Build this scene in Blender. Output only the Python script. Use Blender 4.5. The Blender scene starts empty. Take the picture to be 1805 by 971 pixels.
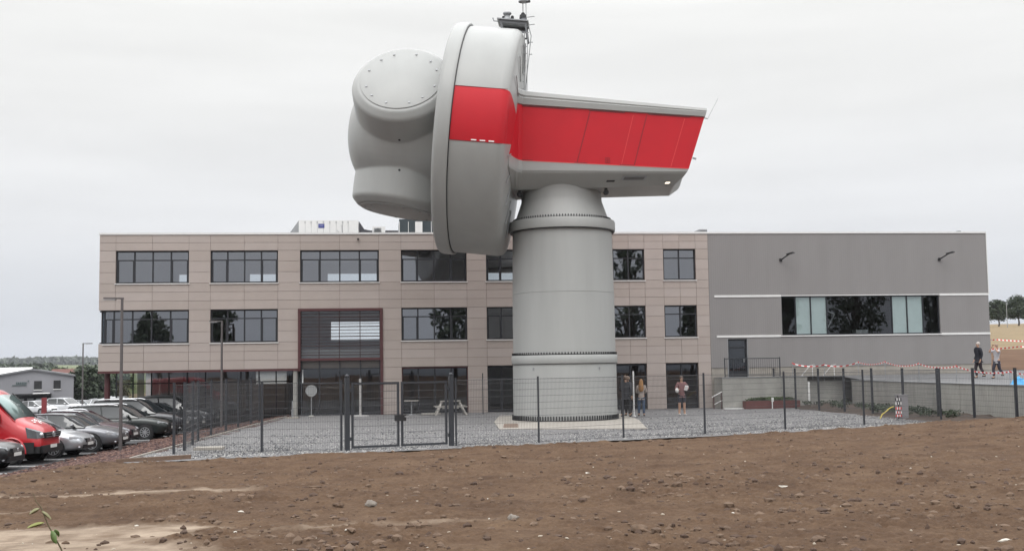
import bpy, bmesh, math, random
import numpy as np
from mathutils import Vector, Matrix
R = math.radians
SC = bpy.context.scene
COL = SC.collection
random.seed(7)

# ------------------------------------------------------------------ camera
FPX, PX, PY, CZ = 2000.0, 902.5, 485.5, 2.38
PITCH, ROLL = math.atan((645 - 485.5) / FPX), R(.86)
CF = Vector((0, math.cos(PITCH), math.sin(PITCH)))
r0 = Vector((1, 0, 0)); u0 = r0.cross(CF)
CR = math.cos(ROLL) * r0 - math.sin(ROLL) * u0
CU = math.cos(ROLL) * u0 + math.sin(ROLL) * r0
cam = bpy.data.cameras.new('camera'); camo = bpy.data.objects.new('camera', cam); COL.objects.link(camo)
cam.sensor_width = 36; cam.lens = 36 * FPX / 1805; cam.clip_end = 8000; cam.clip_start = .1
mw = Matrix((CR, CU, -CF)).transposed().to_4x4(); mw.translation = (0, 0, CZ)
camo.matrix_world = mw
SC.camera = camo

# ------------------------------------------------------------------ world, sun, exposure
SUN_EL, SUN_AZ = R(58), R(200)           # azimuth clockwise from +Y: behind the camera, to the left
w = bpy.data.worlds.new('World'); SC.world = w; w.use_nodes = True
nt = w.node_tree; nt.nodes.clear()
def N(t, **k):
    n = nt.nodes.new(t)
    for a, b in k.items(): setattr(n, a, b)
    return n
sky = N('ShaderNodeTexSky', sky_type='NISHITA'); sky.sun_disc = False
sky.sun_elevation = SUN_EL; sky.sun_rotation = SUN_AZ; sky.air_density = 1; sky.dust_density = 2
bg1 = N('ShaderNodeBackground'); bg1.inputs[1].default_value = .08; nt.links.new(sky.outputs[0], bg1.inputs[0])
tc = N('ShaderNodeTexCoord'); sep = N('ShaderNodeSeparateXYZ'); nt.links.new(tc.outputs['Generated'], sep.inputs[0])
ramp = N('ShaderNodeValToRGB'); cr = ramp.color_ramp
cr.elements[0].position = 0; cr.elements[0].color = (.60, .64, .70, 1)
cr.elements[1].position = 1; cr.elements[1].color = (3.3, 3.32, 3.35, 1)
for p, c in ((.05, (.73, .76, .81, 1)), (.12, (.90, .91, .93, 1)), (.22, (.965, .965, .955, 1)), (.30, (.99, .99, .97, 1)), (.42, (1.75, 1.75, 1.75, 1))):
    e = cr.elements.new(p); e.color = c
nt.links.new(sep.outputs['Z'], ramp.inputs[0])
mp = N('ShaderNodeMapping'); mp.inputs['Scale'].default_value = (1.2, 1.2, 9); nt.links.new(tc.outputs['Generated'], mp.inputs[0])
nz = N('ShaderNodeTexNoise'); nz.inputs['Scale'].default_value = 2.6; nz.inputs['Detail'].default_value = 5; nz.inputs['Roughness'].default_value = .5
nt.links.new(mp.outputs[0], nz.inputs[0])
r2 = N('ShaderNodeMapRange'); r2.inputs['From Min'].default_value = .33; r2.inputs['From Max'].default_value = .68
r2.inputs['To Min'].default_value = .935; r2.inputs['To Max'].default_value = 1.025
nt.links.new(nz.outputs[0], r2.inputs[0])
vm = N('ShaderNodeVectorMath', operation='SCALE'); nt.links.new(ramp.outputs[0], vm.inputs[0]); nt.links.new(r2.outputs[0], vm.inputs['Scale'])
bg2 = N('ShaderNodeBackground'); nt.links.new(vm.outputs[0], bg2.inputs[0]); bg2.inputs[1].default_value = .965
mx = N('ShaderNodeMixShader'); mx.inputs[0].default_value = .95
nt.links.new(bg1.outputs[0], mx.inputs[1]); nt.links.new(bg2.outputs[0], mx.inputs[2])
wo = N('ShaderNodeOutputWorld'); nt.links.new(mx.outputs[0], wo.inputs[0])
sl = bpy.data.lights.new('sun', 'SUN'); sl.energy = .8; sl.angle = R(35); sl.color = (1, .97, .93)
so = bpy.data.objects.new('sun', sl); COL.objects.link(so)
so.rotation_euler = (math.pi / 2 - SUN_EL, 0, math.pi - SUN_AZ)
SC.view_settings.view_transform = 'Standard'; SC.view_settings.look = 'None'
SC.view_settings.exposure = 0.0; SC.view_settings.gamma = 1; SC.view_settings.use_curve_mapping = False
SC.cycles.max_bounces = 8; SC.cycles.transparent_max_bounces = 16
SC.cycles.use_denoising = True; SC.cycles.caustics_reflective = False; SC.cycles.caustics_refractive = False

# ------------------------------------------------------------------ helpers
def mat(name, col, rough=.7, metal=0, var=0, vscale=3.0, bump=0, bscale=20, spec=.5, coat=0, stretch=None, col2=None, detail=4, bdist=.02):
    m = bpy.data.materials.new(name); m.use_nodes = True
    t = m.node_tree; b = t.nodes['Principled BSDF']
    b.inputs['Base Color'].default_value = (*col, 1); b.inputs['Roughness'].default_value = rough
    b.inputs['Metallic'].default_value = metal; b.inputs['Specular IOR Level'].default_value = spec
    b.inputs['Coat Weight'].default_value = coat; b.inputs['Coat Roughness'].default_value = .05
    if var or bump or col2:
        c = t.nodes.new('ShaderNodeTexCoord'); mpn = t.nodes.new('ShaderNodeMapping')
        if stretch: mpn.inputs['Scale'].default_value = stretch
        t.links.new(c.outputs['Object'], mpn.inputs[0])
    if var or col2:
        n = t.nodes.new('ShaderNodeTexNoise'); n.inputs['Scale'].default_value = vscale; n.inputs['Detail'].default_value = detail
        n.inputs['Roughness'].default_value = .65
        t.links.new(mpn.outputs[0], n.inputs[0])
        q = t.nodes.new('ShaderNodeMapRange'); q.inputs['From Min'].default_value = .3; q.inputs['From Max'].default_value = .7
        t.links.new(n.outputs[0], q.inputs[0])
        x = t.nodes.new('ShaderNodeMix'); x.data_type = 'RGBA'
        c2 = col2 or tuple(v * (1 + var) for v in col)
        c1 = col if col2 else tuple(v * (1 - var) for v in col)
        x.inputs[6].default_value = (*c1, 1); x.inputs[7].default_value = (*c2, 1)
        t.links.new(q.outputs[0], x.inputs[0]); t.links.new(x.outputs[2], b.inputs['Base Color'])
    if bump:
        n2 = t.nodes.new('ShaderNodeTexNoise'); n2.inputs['Scale'].default_value = bscale; n2.inputs['Detail'].default_value = 5
        t.links.new(mpn.outputs[0], n2.inputs[0])
        bp = t.nodes.new('ShaderNodeBump'); bp.inputs['Strength'].default_value = bump; bp.inputs['Distance'].default_value = bdist
        t.links.new(n2.outputs[0], bp.inputs['Height']); t.links.new(bp.outputs[0], b.inputs['Normal'])
    return m

def glass_mat(name, tint, ior, rough=.01):
    m = bpy.data.materials.new(name); m.use_nodes = True; t = m.node_tree; t.nodes.clear()
    g = t.nodes.new('ShaderNodeBsdfGlossy'); g.inputs['Roughness'].default_value = rough; g.inputs[0].default_value = (.92, .94, 1, 1)
    tr = t.nodes.new('ShaderNodeBsdfTransparent'); tr.inputs[0].default_value = (*tint, 1)
    f0 = ((ior - 1) / (ior + 1)) ** 2; lw = t.nodes.new('ShaderNodeLayerWeight'); lw.inputs[0].default_value = .5
    pw = t.nodes.new('ShaderNodeMath'); pw.operation = 'POWER'; pw.inputs[1].default_value = 5; t.links.new(lw.outputs['Facing'], pw.inputs[0])
    f = t.nodes.new('ShaderNodeMath'); f.operation = 'MULTIPLY_ADD'; f.inputs[1].default_value = 1 - f0; f.inputs[2].default_value = f0; t.links.new(pw.outputs[0], f.inputs[0])
    geo = t.nodes.new('ShaderNodeTexCoord'); n = t.nodes.new('ShaderNodeTexNoise'); n.inputs['Scale'].default_value = .55; n.inputs['Detail'].default_value = 1
    t.links.new(geo.outputs['Object'], n.inputs[0])
    bp = t.nodes.new('ShaderNodeBump'); bp.inputs['Strength'].default_value = .12; bp.inputs['Distance'].default_value = .02
    t.links.new(n.outputs[0], bp.inputs['Height']); t.links.new(bp.outputs[0], g.inputs['Normal'])
    x = t.nodes.new('ShaderNodeMixShader'); t.links.new(f.outputs[0], x.inputs[0]); t.links.new(tr.outputs[0], x.inputs[1]); t.links.new(g.outputs[0], x.inputs[2])
    o = t.nodes.new('ShaderNodeOutputMaterial'); t.links.new(x.outputs[0], o.inputs[0])
    return m

class MB:
    """collects shapes in one mesh; mi = material slot index"""
    def __init__(s): s.v = []; s.f = []; s.m = []; s.sm = []
    def add(s, vs, fs, mi=0, smooth=False):
        o = len(s.v); s.v += [tuple(p) for p in vs]
        for f in fs: s.f.append(tuple(i + o for i in f)); s.m.append(mi); s.sm.append(smooth)
        return s
    def box(s, x0, x1, y0, y1, z0, z1, mi=0):
        vs = [(x, y, z) for z in (z0, z1) for y in (y0, y1) for x in (x0, x1)]
        return s.add(vs, [(0, 2, 3, 1), (4, 5, 7, 6), (0, 1, 5, 4), (2, 6, 7, 3), (0, 4, 6, 2), (1, 3, 7, 5)], mi)
    def bar(s, a, b, wd, ht=None, mi=0, up=(0, 0, 1)):
        a = Vector(a); b = Vector(b); d = (b - a); L = d.length; d.normalize(); ht = ht or wd
        up = Vector(up)
        if abs(d.dot(up)) > .99: up = Vector((0, 1, 0))
        sx = d.cross(up).normalized() * wd / 2; sz = sx.cross(d).normalized() * ht / 2
        vs = [p + i * sx + j * sz for p in (a, b) for i, j in ((-1, -1), (1, -1), (1, 1), (-1, 1))]
        return s.add(vs, [(3, 2, 1, 0), (4, 5, 6, 7), (0, 1, 5, 4), (1, 2, 6, 5), (2, 3, 7, 6), (3, 0, 4, 7)], mi)
    def tube(s, pts, rad, n=8, mi=0, smooth=True, cap=True):
        pts = [Vector(p) for p in pts]; rs = rad if isinstance(rad, (list, tuple)) else [rad] * len(pts)
        rings = []; prev = None
        for i, p in enumerate(pts):
            d = (pts[min(i + 1, len(pts) - 1)] - pts[max(i - 1, 0)]).normalized()
            if prev is None:
                a = Vector((0, 0, 1)) if abs(d.z) < .9 else Vector((1, 0, 0)); x = d.cross(a).normalized()
            else: x = (prev - prev.dot(d) * d).normalized()
            prev = x; y = d.cross(x)
            rings.append([p + rs[i] * (math.cos(2 * math.pi * k / n) * x + math.sin(2 * math.pi * k / n) * y) for k in range(n)])
        return s.loft(rings, mi, smooth, cap)
    def loft(s, rings, mi=0, smooth=True, cap=True, closed=True, mif=None):
        n = len(rings[0]); vs = [p for r in rings for p in r]; o = len(s.v); s.v += [tuple(p) for p in vs]
        for i in range(len(rings) - 1):
            for k in range(n if closed else n - 1):
                k2 = (k + 1) % n
                s.f.append((o + i * n + k, o + i * n + k2, o + (i + 1) * n + k2, o + (i + 1) * n + k))
                s.m.append(mif(i, k) if mif else mi); s.sm.append(smooth)
        if cap:
            s.f.append(tuple(o + k for k in reversed(range(n)))); s.m.append(mi); s.sm.append(False)
            b = o + (len(rings) - 1) * n; s.f.append(tuple(b + k for k in range(n))); s.m.append(mi); s.sm.append(False)
        return s
    def lathe(s, prof, n=32, axis=((0, 0, 0), (0, 0, 1)), mi=0, smooth=True, cap=True, x=None):
        """prof = [(radius, height)...] round the axis"""
        o = Vector(axis[0]); d = Vector(axis[1]).normalized()
        if x is None: a = Vector((1, 0, 0)) if abs(d.x) < .9 else Vector((0, 0, 1)); x = (a - a.dot(d) * d).normalized()
        y = d.cross(x)
        rings = [[o + d * h + r * (math.cos(2 * math.pi * k / n) * x + math.sin(2 * math.pi * k / n) * y) for k in range(n)] for r, h in prof]
        return s.loft(rings, mi, smooth, cap)
    def quad(s, a, b, c, d, mi=0): return s.add([a, b, c, d], [(0, 1, 2, 3)], mi)
    def ball(s, c, r, n=10, m=7, mi=0, sq=(1, 1, 1)):
        rings = []
        for i in range(m + 1):
            t = math.pi * i / m; t = min(max(t, .05), math.pi - .05)
            rings.append([(c[0] + sq[0] * r * math.sin(t) * math.cos(2 * math.pi * k / n), c[1] + sq[1] * r * math.sin(t) * math.sin(2 * math.pi * k / n), c[2] - sq[2] * r * math.cos(t)) for k in range(n)])
        return s.loft(rings, mi, True, True)
    def build(s, name, mats, parent=None, fix=False):
        me = bpy.data.meshes.new(name); me.from_pydata(s.v, [], s.f)
        for m in (mats if isinstance(mats, (list, tuple)) else [mats]): me.materials.append(m)
        me.polygons.foreach_set('material_index', s.m); me.polygons.foreach_set('use_smooth', s.sm)
        if fix:
            bm = bmesh.new(); bm.from_mesh(me); bmesh.ops.recalc_face_normals(bm, faces=bm.faces); bm.to_mesh(me); bm.free()
        me.update()
        if any(s.sm): me.set_sharp_from_angle(angle=R(42))
        o = bpy.data.objects.new(name, me); COL.objects.link(o)
        if parent: o.parent = parent
        return o
def tag(o, label=None, cat=None, group=None, kind=None):
    if label: o['label'] = label
    if cat: o['category'] = cat
    if group: o['group'] = group
    if kind: o['kind'] = kind
    return o
def empty(name, loc=(0, 0, 0), rz=0, label=None, cat=None, group=None):
    o = bpy.data.objects.new(name, None); COL.objects.link(o); o.location = loc; o.rotation_euler = (0, 0, rz)
    return tag(o, label, cat, group)
def copy_tree(o, parent=None):
    c = o.copy(); COL.objects.link(c)
    if parent: c.parent = parent
    for ch in list(o.children): copy_tree(ch, c)
    return c
def modify(o, *mods):
    for t, k in mods:
        md = o.modifiers.new(t, t)
        for a, b in k.items(): setattr(md, a, b)
    bpy.context.view_layer.update()
    dg = bpy.context.evaluated_depsgraph_get(); me = bpy.data.meshes.new_from_object(o.evaluated_get(dg))
    o.modifiers.clear(); old = o.data; mats = list(old.materials); o.data = me; me.materials.clear()
    for m in mats: me.materials.append(m)
    return o
_rng = np.random.RandomState(3); _lat = _rng.rand(257, 257); _lat[256] = _lat[0]; _lat[:, 256] = _lat[:, 0]
def vnoise(x, y):
    xi = np.floor(x).astype(int); yi = np.floor(y).astype(int); fx = x - xi; fy = y - yi
    fx = fx * fx * (3 - 2 * fx); fy = fy * fy * (3 - 2 * fy); a = _lat
    xi %= 256; yi %= 256
    return (a[xi, yi] * (1 - fx) + a[xi + 1, yi] * fx) * (1 - fy) + (a[xi, yi + 1] * (1 - fx) + a[xi + 1, yi + 1] * fx) * fy
def fbm(x, y, s, o=4, g=.5):
    v = 0; a = 1; t = 0
    for i in range(o): v = v + a * vnoise(x * s + 17.3 * i, y * s + 9.1 * i); t += a; a *= g; s *= 2.03
    return v / t - .5
def grid_mesh(name, X, Y, Z, m, keep=None, parent=None, attrs=None, smooth=True):
    h, wd = X.shape; me = bpy.data.meshes.new(name)
    vs = np.stack([X, Y, Z], -1).reshape(-1, 3)
    idx = np.arange(h * wd).reshape(h, wd)
    f = np.stack([idx[:-1, :-1], idx[:-1, 1:], idx[1:, 1:], idx[1:, :-1]], -1).reshape(-1, 4)
    if keep is not None: f = f[(keep[:-1, :-1] & keep[1:, 1:] & keep[:-1, 1:] & keep[1:, :-1]).reshape(-1)]
    me.vertices.add(len(vs)); me.vertices.foreach_set('co', vs.ravel())
    me.loops.add(f.size); me.loops.foreach_set('vertex_index', f.ravel().astype(np.int32))
    me.polygons.add(len(f)); me.polygons.foreach_set('loop_start', np.arange(0, f.size, 4, dtype=np.int32))
    me.polygons.foreach_set('use_smooth', np.full(len(f), smooth))
    me.update(calc_edges=True)
    for k, a in (attrs or {}).items():
        at = me.attributes.new(k, 'FLOAT', 'POINT'); at.data.foreach_set('value', a.astype(np.float32).ravel())
    me.materials.append(m); o = bpy.data.objects.new(name, me); COL.objects.link(o)
    if parent: o.parent = parent
    return o
def bulk_mesh(name, V, Fq, m, parent=None, smooth=False, mi=None):
    me = bpy.data.meshes.new(name); k = Fq.shape[1]
    me.vertices.add(len(V)); me.vertices.foreach_set('co', np.asarray(V, np.float32).ravel())
    me.loops.add(Fq.size); me.loops.foreach_set('vertex_index', Fq.ravel().astype(np.int32))
    me.polygons.add(len(Fq)); me.polygons.foreach_set('loop_start', np.arange(0, Fq.size, k, dtype=np.int32))
    me.polygons.foreach_set('use_smooth', np.full(len(Fq), smooth))
    for q in (m if isinstance(m, (list, tuple)) else [m]): me.materials.append(q)
    if mi is not None: me.polygons.foreach_set('material_index', mi.astype(np.int32))
    me.update(calc_edges=True)
    o = bpy.data.objects.new(name, me); COL.objects.link(o)
    if parent: o.parent = parent
    return o
_ico = None
def rocks(name, P, S, m, seed=1, flat=.6, mi=None):
    """many small stones as one mesh: P centres (n,3), S sizes (n,)"""
    bm = bmesh.new(); bmesh.ops.create_icosphere(bm, subdivisions=1, radius=1); base = np.array([v.co[:] for v in bm.verts]); fc = np.array([[v.index for v in f.verts] for f in bm.faces]); bm.free()
    rg = np.random.RandomState(seed); n = len(P)
    sc = S[:, None, None] * (0.6 + .8 * rg.rand(n, 1, 3)) * np.array([1, 1, flat])
    jit = 1 + .45 * (rg.rand(n, len(base), 1) - .5)
    a = rg.rand(n) * 6.28; c, s_ = np.cos(a), np.sin(a)
    V = base[None] * jit * sc
    V = np.stack([V[..., 0] * c[:, None] - V[..., 1] * s_[:, None], V[..., 0] * s_[:, None] + V[..., 1] * c[:, None], V[..., 2]], -1) + P[:, None, :]
    F = (fc[None] + (np.arange(n) * len(base))[:, None, None]).reshape(-1, 3)
    if mi is not None: mi = np.repeat(mi, len(fc))
    return bulk_mesh(name, V.reshape(-1, 3), F, m, mi=mi)
def text(name, s, size, m, parent, loc, rot, depth=.004):
    c = bpy.data.curves.new(name, 'FONT'); c.body = s; c.size = size; c.extrude = depth; c.align_x = 'CENTER'; c.align_y = 'CENTER'
    o = bpy.data.objects.new(name, c); COL.objects.link(o); o.data.materials.append(m); o.parent = parent; o.location = loc; o.rotation_euler = rot
    return o

# ------------------------------------------------------------------ materials
M = {}
M['clad'] = mat('clad', (.418, .362, .332), .75, var=.045, vscale=.6)
M['clad2'] = mat('clad2', (.402, .347, .316), .75, var=.05, vscale=.6)
M['clad3'] = mat('clad3', (.43, .375, .347), .75, var=.05, vscale=.6)
M['clad_back'] = mat('clad_back', (.22, .18, .16), .9)
M['wall_in'] = mat('wall_in', (.42, .42, .40), .9, var=.05)
M['ceil'] = mat('ceil', (.45, .45, .45), .9)
M['floor_in'] = mat('floor_in', (.12, .11, .11), .6)
M['white'] = mat('white', (.74, .74, .73), .5, var=.04)
M['frame'] = mat('frame', (.022, .024, .03), .45)
M['darkred'] = mat('darkred', (.085, .028, .030), .5)
M['roofgrey'] = mat('roofgrey', (.3, .3, .3), .8)
M['glass'] = glass_mat('glass', (.50, .55, .58), 3.0)
M['glass_low'] = glass_mat('glass_low', (.42, .44, .44), 1.85)
M['glass_clear'] = glass_mat('glass_clear', (.80, .84, .84), 1.9)
M['glass_car'] = glass_mat('glass_car', (.10, .12, .12), 2.2)
M['blind'] = mat('blind', (.50, .58, .57), .7, var=.06, vscale=1.2)
M['dark'] = mat('dark', (.012, .012, .014), .5)
M['metal'] = mat('metal', (.45, .46, .47), .4, metal=.8)
M['lightgrey'] = mat('lightgrey', (.42, .41, .40), .6, var=.08)
M['galv'] = mat('galv', (.32, .33, .34), .5, metal=.4, var=.08)
M['concrete'] = mat('concrete', (.33, .325, .30), .85, var=.16, vscale=1.3, bump=.15, stretch=(1, 1, .5))
M['concrete_pale'] = mat('concrete_pale', (.34, .315, .28), .9, var=.14, vscale=2.2, bump=.2)
M['fence'] = mat('fence', (.030, .033, .040), .5)
M['wire'] = mat('wire', (.085, .088, .095), .55)
M['paint'] = mat('paint', (.33, .338, .33), .42, var=.045, vscale=1.1, coat=.08, stretch=(1, 1, .3), detail=6)
M['paint_tower'] = mat('paint_tower', (.358, .365, .357), .5, var=.06, vscale=1.6, stretch=(1, 1, .09), detail=7)
M['red'] = mat('red', (.50, .012, .022), .5, var=.05, vscale=.8, spec=.3)
M['redline'] = mat('redline', (.16, .01, .015), .5)
M['redlight'] = mat('redlight', (.72, .09, .09), .4)
M['asphalt'] = mat('asphalt', (.060, .060, .063), .9, var=.2, vscale=6, bump=.3, bscale=60)
M['terrace'] = mat('terrace', (.145, .145, .148), .9, var=.12, vscale=2, bump=.2, bscale=60)
M['tape_r'] = mat('tape_r', (.62, .05, .05), .5)
M['tape_w'] = mat('tape_w', (.8, .78, .77), .5)
M['blue'] = mat('blue', (.03, .27, .55), .45, var=.2, vscale=4)
M['wood'] = mat('wood', (.16, .105, .075), .85, var=.25, vscale=5, stretch=(1, 6, 6))
M['bench'] = mat('bench', (.38, .36, .33), .7, var=.1)
M['leaf'] = mat('leaf', (.040, .058, .030), .6, var=.45, vscale=1.4)
M['leaf2'] = mat('leaf2', (.055, .085, .025), .6, var=.35, vscale=1.4)
M['bark'] = mat('bark', (.07, .055, .045), .9, var=.2)
M['rubber'] = mat('rubber', (.018, .018, .019), .8)
M['rim'] = mat('rim', (.55, .56, .58), .3, metal=.7)
M['lens'] = mat('lens', (.62, .65, .68), .12, metal=.4, coat=.6)
M['plate'] = mat('plate', (.7, .7, .68), .5)
M['black_plastic'] = mat('black_plastic', (.02, .02, .022), .5)
M['skin'] = mat('skin', (.45, .27, .19), .6)

# ==================================================================== TERRAIN
def lotz(X):      # height of the edge of the yard: gravel level, falling to the car park on the left
    return np.interp(X, [-14.6, -10.7], [-.6, 0])
def edge_y(X): return np.interp(X, [-60, -26, -15, -10.9, -10.2, -8.8, -4.8, -1.9, 3.5, 12, 16.3, 17.2, 60], [34, 34, 33.2, 31.4, 30.4, 31.0, 32.3, 33.8, 36.4, 40.6, 43.2, 43.6, 44])

# one sheet out to the horizon
def ground_z(X, Y):
    D = np.hypot(X, Y)
    z = np.interp(Y, [30, 64, 110, 165, 300, 500], [-1.1, -1.1, -2.2, -3.4, -4, -3.0])
    left = np.clip((10 - X) / 30, 0, 1)
    # far hills on the left, one behind the other
    ang = X / np.maximum(Y, 1)
    hill = np.interp(Y, [450, 900, 1500, 2300, 3200, 5000], [0, 0, 13, 25, 33, 33]) * (.85 + .5 * fbm(ang * 9, Y * 0, 1, 3) + .0)
    z = z + hill
    # slope on the right, behind the hall
    rt = np.interp(Y - 63 + np.clip(X - 26, -40, 80) * .15, [-30, 0, 40, 100, 240, 330, 500, 3000], [0, 2.45, 4.2, 7.2, 12.3, 14.2, 12, 12])
    k = np.clip((X / np.maximum(Y, 1) + .05) / .30, 0, 1); k = k * k * (3 - 2 * k)
    z = z * (1 - k) + (rt - 1.1) * k
    z = np.where(Y < 62, np.where(X > 21.5, np.interp(Y, [-40, 30, 36, 62], [-1.2, -1.2, 1.2, 1.2]) * 0 + .9 * (Y > 36) - 1.1 * (Y <= 36), -1.1), z)
    z = np.where(Y < 28, -1.3, z)
    return z + fbm(X, Y, .02, 3) * np.clip((D - 70) / 200, 0, 1) * 1.5
ys = np.concatenate([np.linspace(-400, 20, 18), np.linspace(26, 130, 53), np.geomspace(134, 5200, 90)])
xs = np.concatenate([-np.geomspace(4500, 62, 70), np.linspace(-60, 60, 61), np.geomspace(62, 4500, 70)])
gX, gY = np.meshgrid(xs, ys)
gm = bpy.data.materials.new('ground'); gm.use_nodes = True; t = gm.node_tree; b = t.nodes['Principled BSDF']; b.inputs['Roughness'].default_value = .95; b.inputs['Specular IOR Level'].default_value = .1
def fieldcol(X, Y):
    pass
at = t.nodes.new('ShaderNodeAttribute'); at.attribute_name = 'field'
rp = t.nodes.new('ShaderNodeValToRGB'); rp.color_ramp.interpolation = 'LINEAR'
els = [(0, (.115, .068, .045)), (.25, (.125, .078, .05)), (.33, (.22, .165, .10)), (.5, (.22, .175, .11)), (.62, (.10, .12, .045)), (.75, (.155, .18, .09)), (1, (.12, .15, .07))]
rp.color_ramp.elements[0].color = (*els[0][1], 1); rp.color_ramp.elements[1].color = (*els[-1][1], 1)
for p, c in els[1:-1]: e = rp.color_ramp.elements.new(p); e.color = (*c, 1)
nn = t.nodes.new('ShaderNodeTexNoise'); nn.inputs['Scale'].default_value = .35; nn.inputs['Detail'].default_value = 8; nn.inputs['Roughness'].default_value = .7
tcc = t.nodes.new('ShaderNodeTexCoord'); t.links.new(tcc.outputs['Object'], nn.inputs[0])
mm = t.nodes.new('ShaderNodeMix'); mm.data_type = 'RGBA'; mm.blend_type = 'MULTIPLY'; mm.inputs[0].default_value = .7
mr = t.nodes.new('ShaderNodeMapRange'); mr.inputs['From Min'].default_value = .25; mr.inputs['From Max'].default_value = .75; mr.inputs['To Min'].default_value = .55; mr.inputs['To Max'].default_value = 1.4
t.links.new(nn.outputs[0], mr.inputs[0]); t.links.new(at.outputs['Fac'], rp.inputs[0]); t.links.new(rp.outputs[0], mm.inputs[6]); t.links.new(mr.outputs[0], mm.inputs[7]); t.links.new(mm.outputs[2], b.inputs['Base Color'])
ang = gX / np.maximum(gY, 1)
fld = np.full(gX.shape, .1)
fld = np.where((gY > 100) & (ang > .1), .42, np.where((ang > .1), .12, fld))
fld = np.where((ang <= .1) & (gY > 170), .5, fld)
fld = np.where((ang <= .1) & (gY > 330), .66 + .0 * gX, fld)
fld = np.where((ang <= .1) & (gY > 700), np.where(fbm(gX, gY, .0032, 1) > -.1, .8, .6), fld)
gz = ground_z(gX, gY)
tag(grid_mesh('ground', gX, gY, gz, gm, attrs={'field': fld}), kind='structure')

# car park (falls away towards the far lot)
def park_z(Y): return np.interp(Y, [20, 66, 110, 165, 230], [-.6, -.6, -1.7, -3.0, -3.2])
cx, cy = np.meshgrid(np.concatenate([np.linspace(-110, -26, 30), [-14.9]]), np.concatenate([np.linspace(31, 66, 10), np.linspace(68, 215, 40)]))
cx[-40:, -1] = np.interp(cy[-40:, -1], [66, 215], [-14.9, -22])
tag(grid_mesh('car_park', cx, cy, park_z(cy), M['asphalt']), kind='structure')
bay = MB()
for i in range(13):
    y = 34.3 + i * 2.62; bay.box(-20.2, -15.1, y - .05, y + .05, -.6, -.594)
tag(bay.build('bay_line', M['white']), kind='structure')

# bark mulch strip on the slope between car park and yard
mx_, my_ = np.meshgrid(np.linspace(-15.3, -10.1, 60), np.linspace(29.5, 70, 400))
shift = np.interp(my_, [30, 52, 70], [0, -.9, -1.2])
mX = mx_ + shift
prof = np.interp(mx_, [-15.3, -14.5, -10.7, -10.1], [-.66, -.575, .012, .012])
mZ = prof + .11 * np.clip(fbm(mX, my_, 2.4, 4, .6), -.5, .5) * np.interp(mx_, [-15.3, -14.6, -11, -10.1], [.3, 1, 1, .1]) + .0
M['mulch'] = mat('mulch', (.036, .017, .014), .95, col2=(.095, .045, .035), vscale=6, detail=9, bump=.9, bscale=26, bdist=.05)
tag(grid_mesh('mulch_bed', mX, my_, mZ, M['mulch'], keep=my_ > np.interp(mX, [-15.5, -10.2], [32.9, 30.2])), kind='structure')
rg = np.random.RandomState(5); n = 9000
px_ = rg.uniform(-15.0, -10.5, n); py_ = 30.6 + 34 * rg.rand(n) ** 1.6
sx_ = np.interp(py_, [30, 52, 70], [0, -.9, -1.2]); pz = np.interp(px_, [-15.3, -14.5, -10.7, -10.1], [-.6, -.545, .03, .03])
ok = py_ > np.interp(px_, [-15.5, -10.2], [33.1, 30.5])
P = np.stack([px_ + sx_, py_, pz], -1)[ok]
M['bark1'] = mat('bark1', (.070, .032, .026), .9); M['bark2'] = mat('bark2', (.15, .085, .065), .9); M['bark3'] = mat('bark3', (.045, .022, .02), .9)
tag(rocks('bark_chips', P, rg.uniform(.02, .065, len(P)), [M['bark1'], M['bark2'], M['bark3']], flat=.35, mi=rg.randint(0, 3, len(P))), 'reddish brown bark chips scattered over the planting strip', 'mulch', kind='stuff')

# gravel yard
M['gravel'] = mat('gravel', (.128, .126, .127), .9, col2=(.225, .22, .22), vscale=22, detail=12, bump=.6, bscale=40, bdist=.03)
def gleft(Y): return np.interp(Y, [30, 52, 70], [-10.4, -11.3, -11.6])
GX, GY = np.meshgrid(np.linspace(0, 1, 220), np.linspace(29.8, 61.6, 330))
gx = gleft(GY) + GX * (17.55 - gleft(GY))
gzz = .004 + .045 * fbm(gx, GY, .7, 3) + .012 * fbm(gx, GY, 6, 2)
gzz = gzz * np.clip((gx - gleft(GY)) / .4, 0, 1) + .012
M['gravel'].node_tree.nodes['Principled BSDF'].inputs['Specular IOR Level'].default_value = .3
tag(grid_mesh('gravel_yard', gx, GY, gzz, M['gravel'], keep=GY > edge_y(gx) - .6), kind='structure')
n = 26000
px_ = rg.uniform(-11.0, 16.8, n); py_ = edge_y(px_) + rg.exponential(5, n) * 1.0
py_[:5000] = edge_y(px_[:5000]) + rg.exponential(.35, 5000)
ok = (py_ < 58.5) & (px_ > gleft(py_) + .1)
P = np.stack([px_, py_, np.full(n, .022)], -1)[ok]
M['st1'] = mat('st1', (.20, .20, .205), .9); M['st2'] = mat('st2', (.42, .41, .39), .9); M['st3'] = mat('st3', (.09, .09, .096), .9)
tag(rocks('gravel_stones', P, rg.uniform(.008, .028, len(P)), [M['st1'], M['st2'], M['st3']], flat=.7, mi=np.minimum((rg.rand(len(P)) * 3.4 + .3).astype(int) % 3, 2)), 'loose pale and blue grey crushed stones over the fenced yard', 'gravel', kind='stuff')
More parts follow.
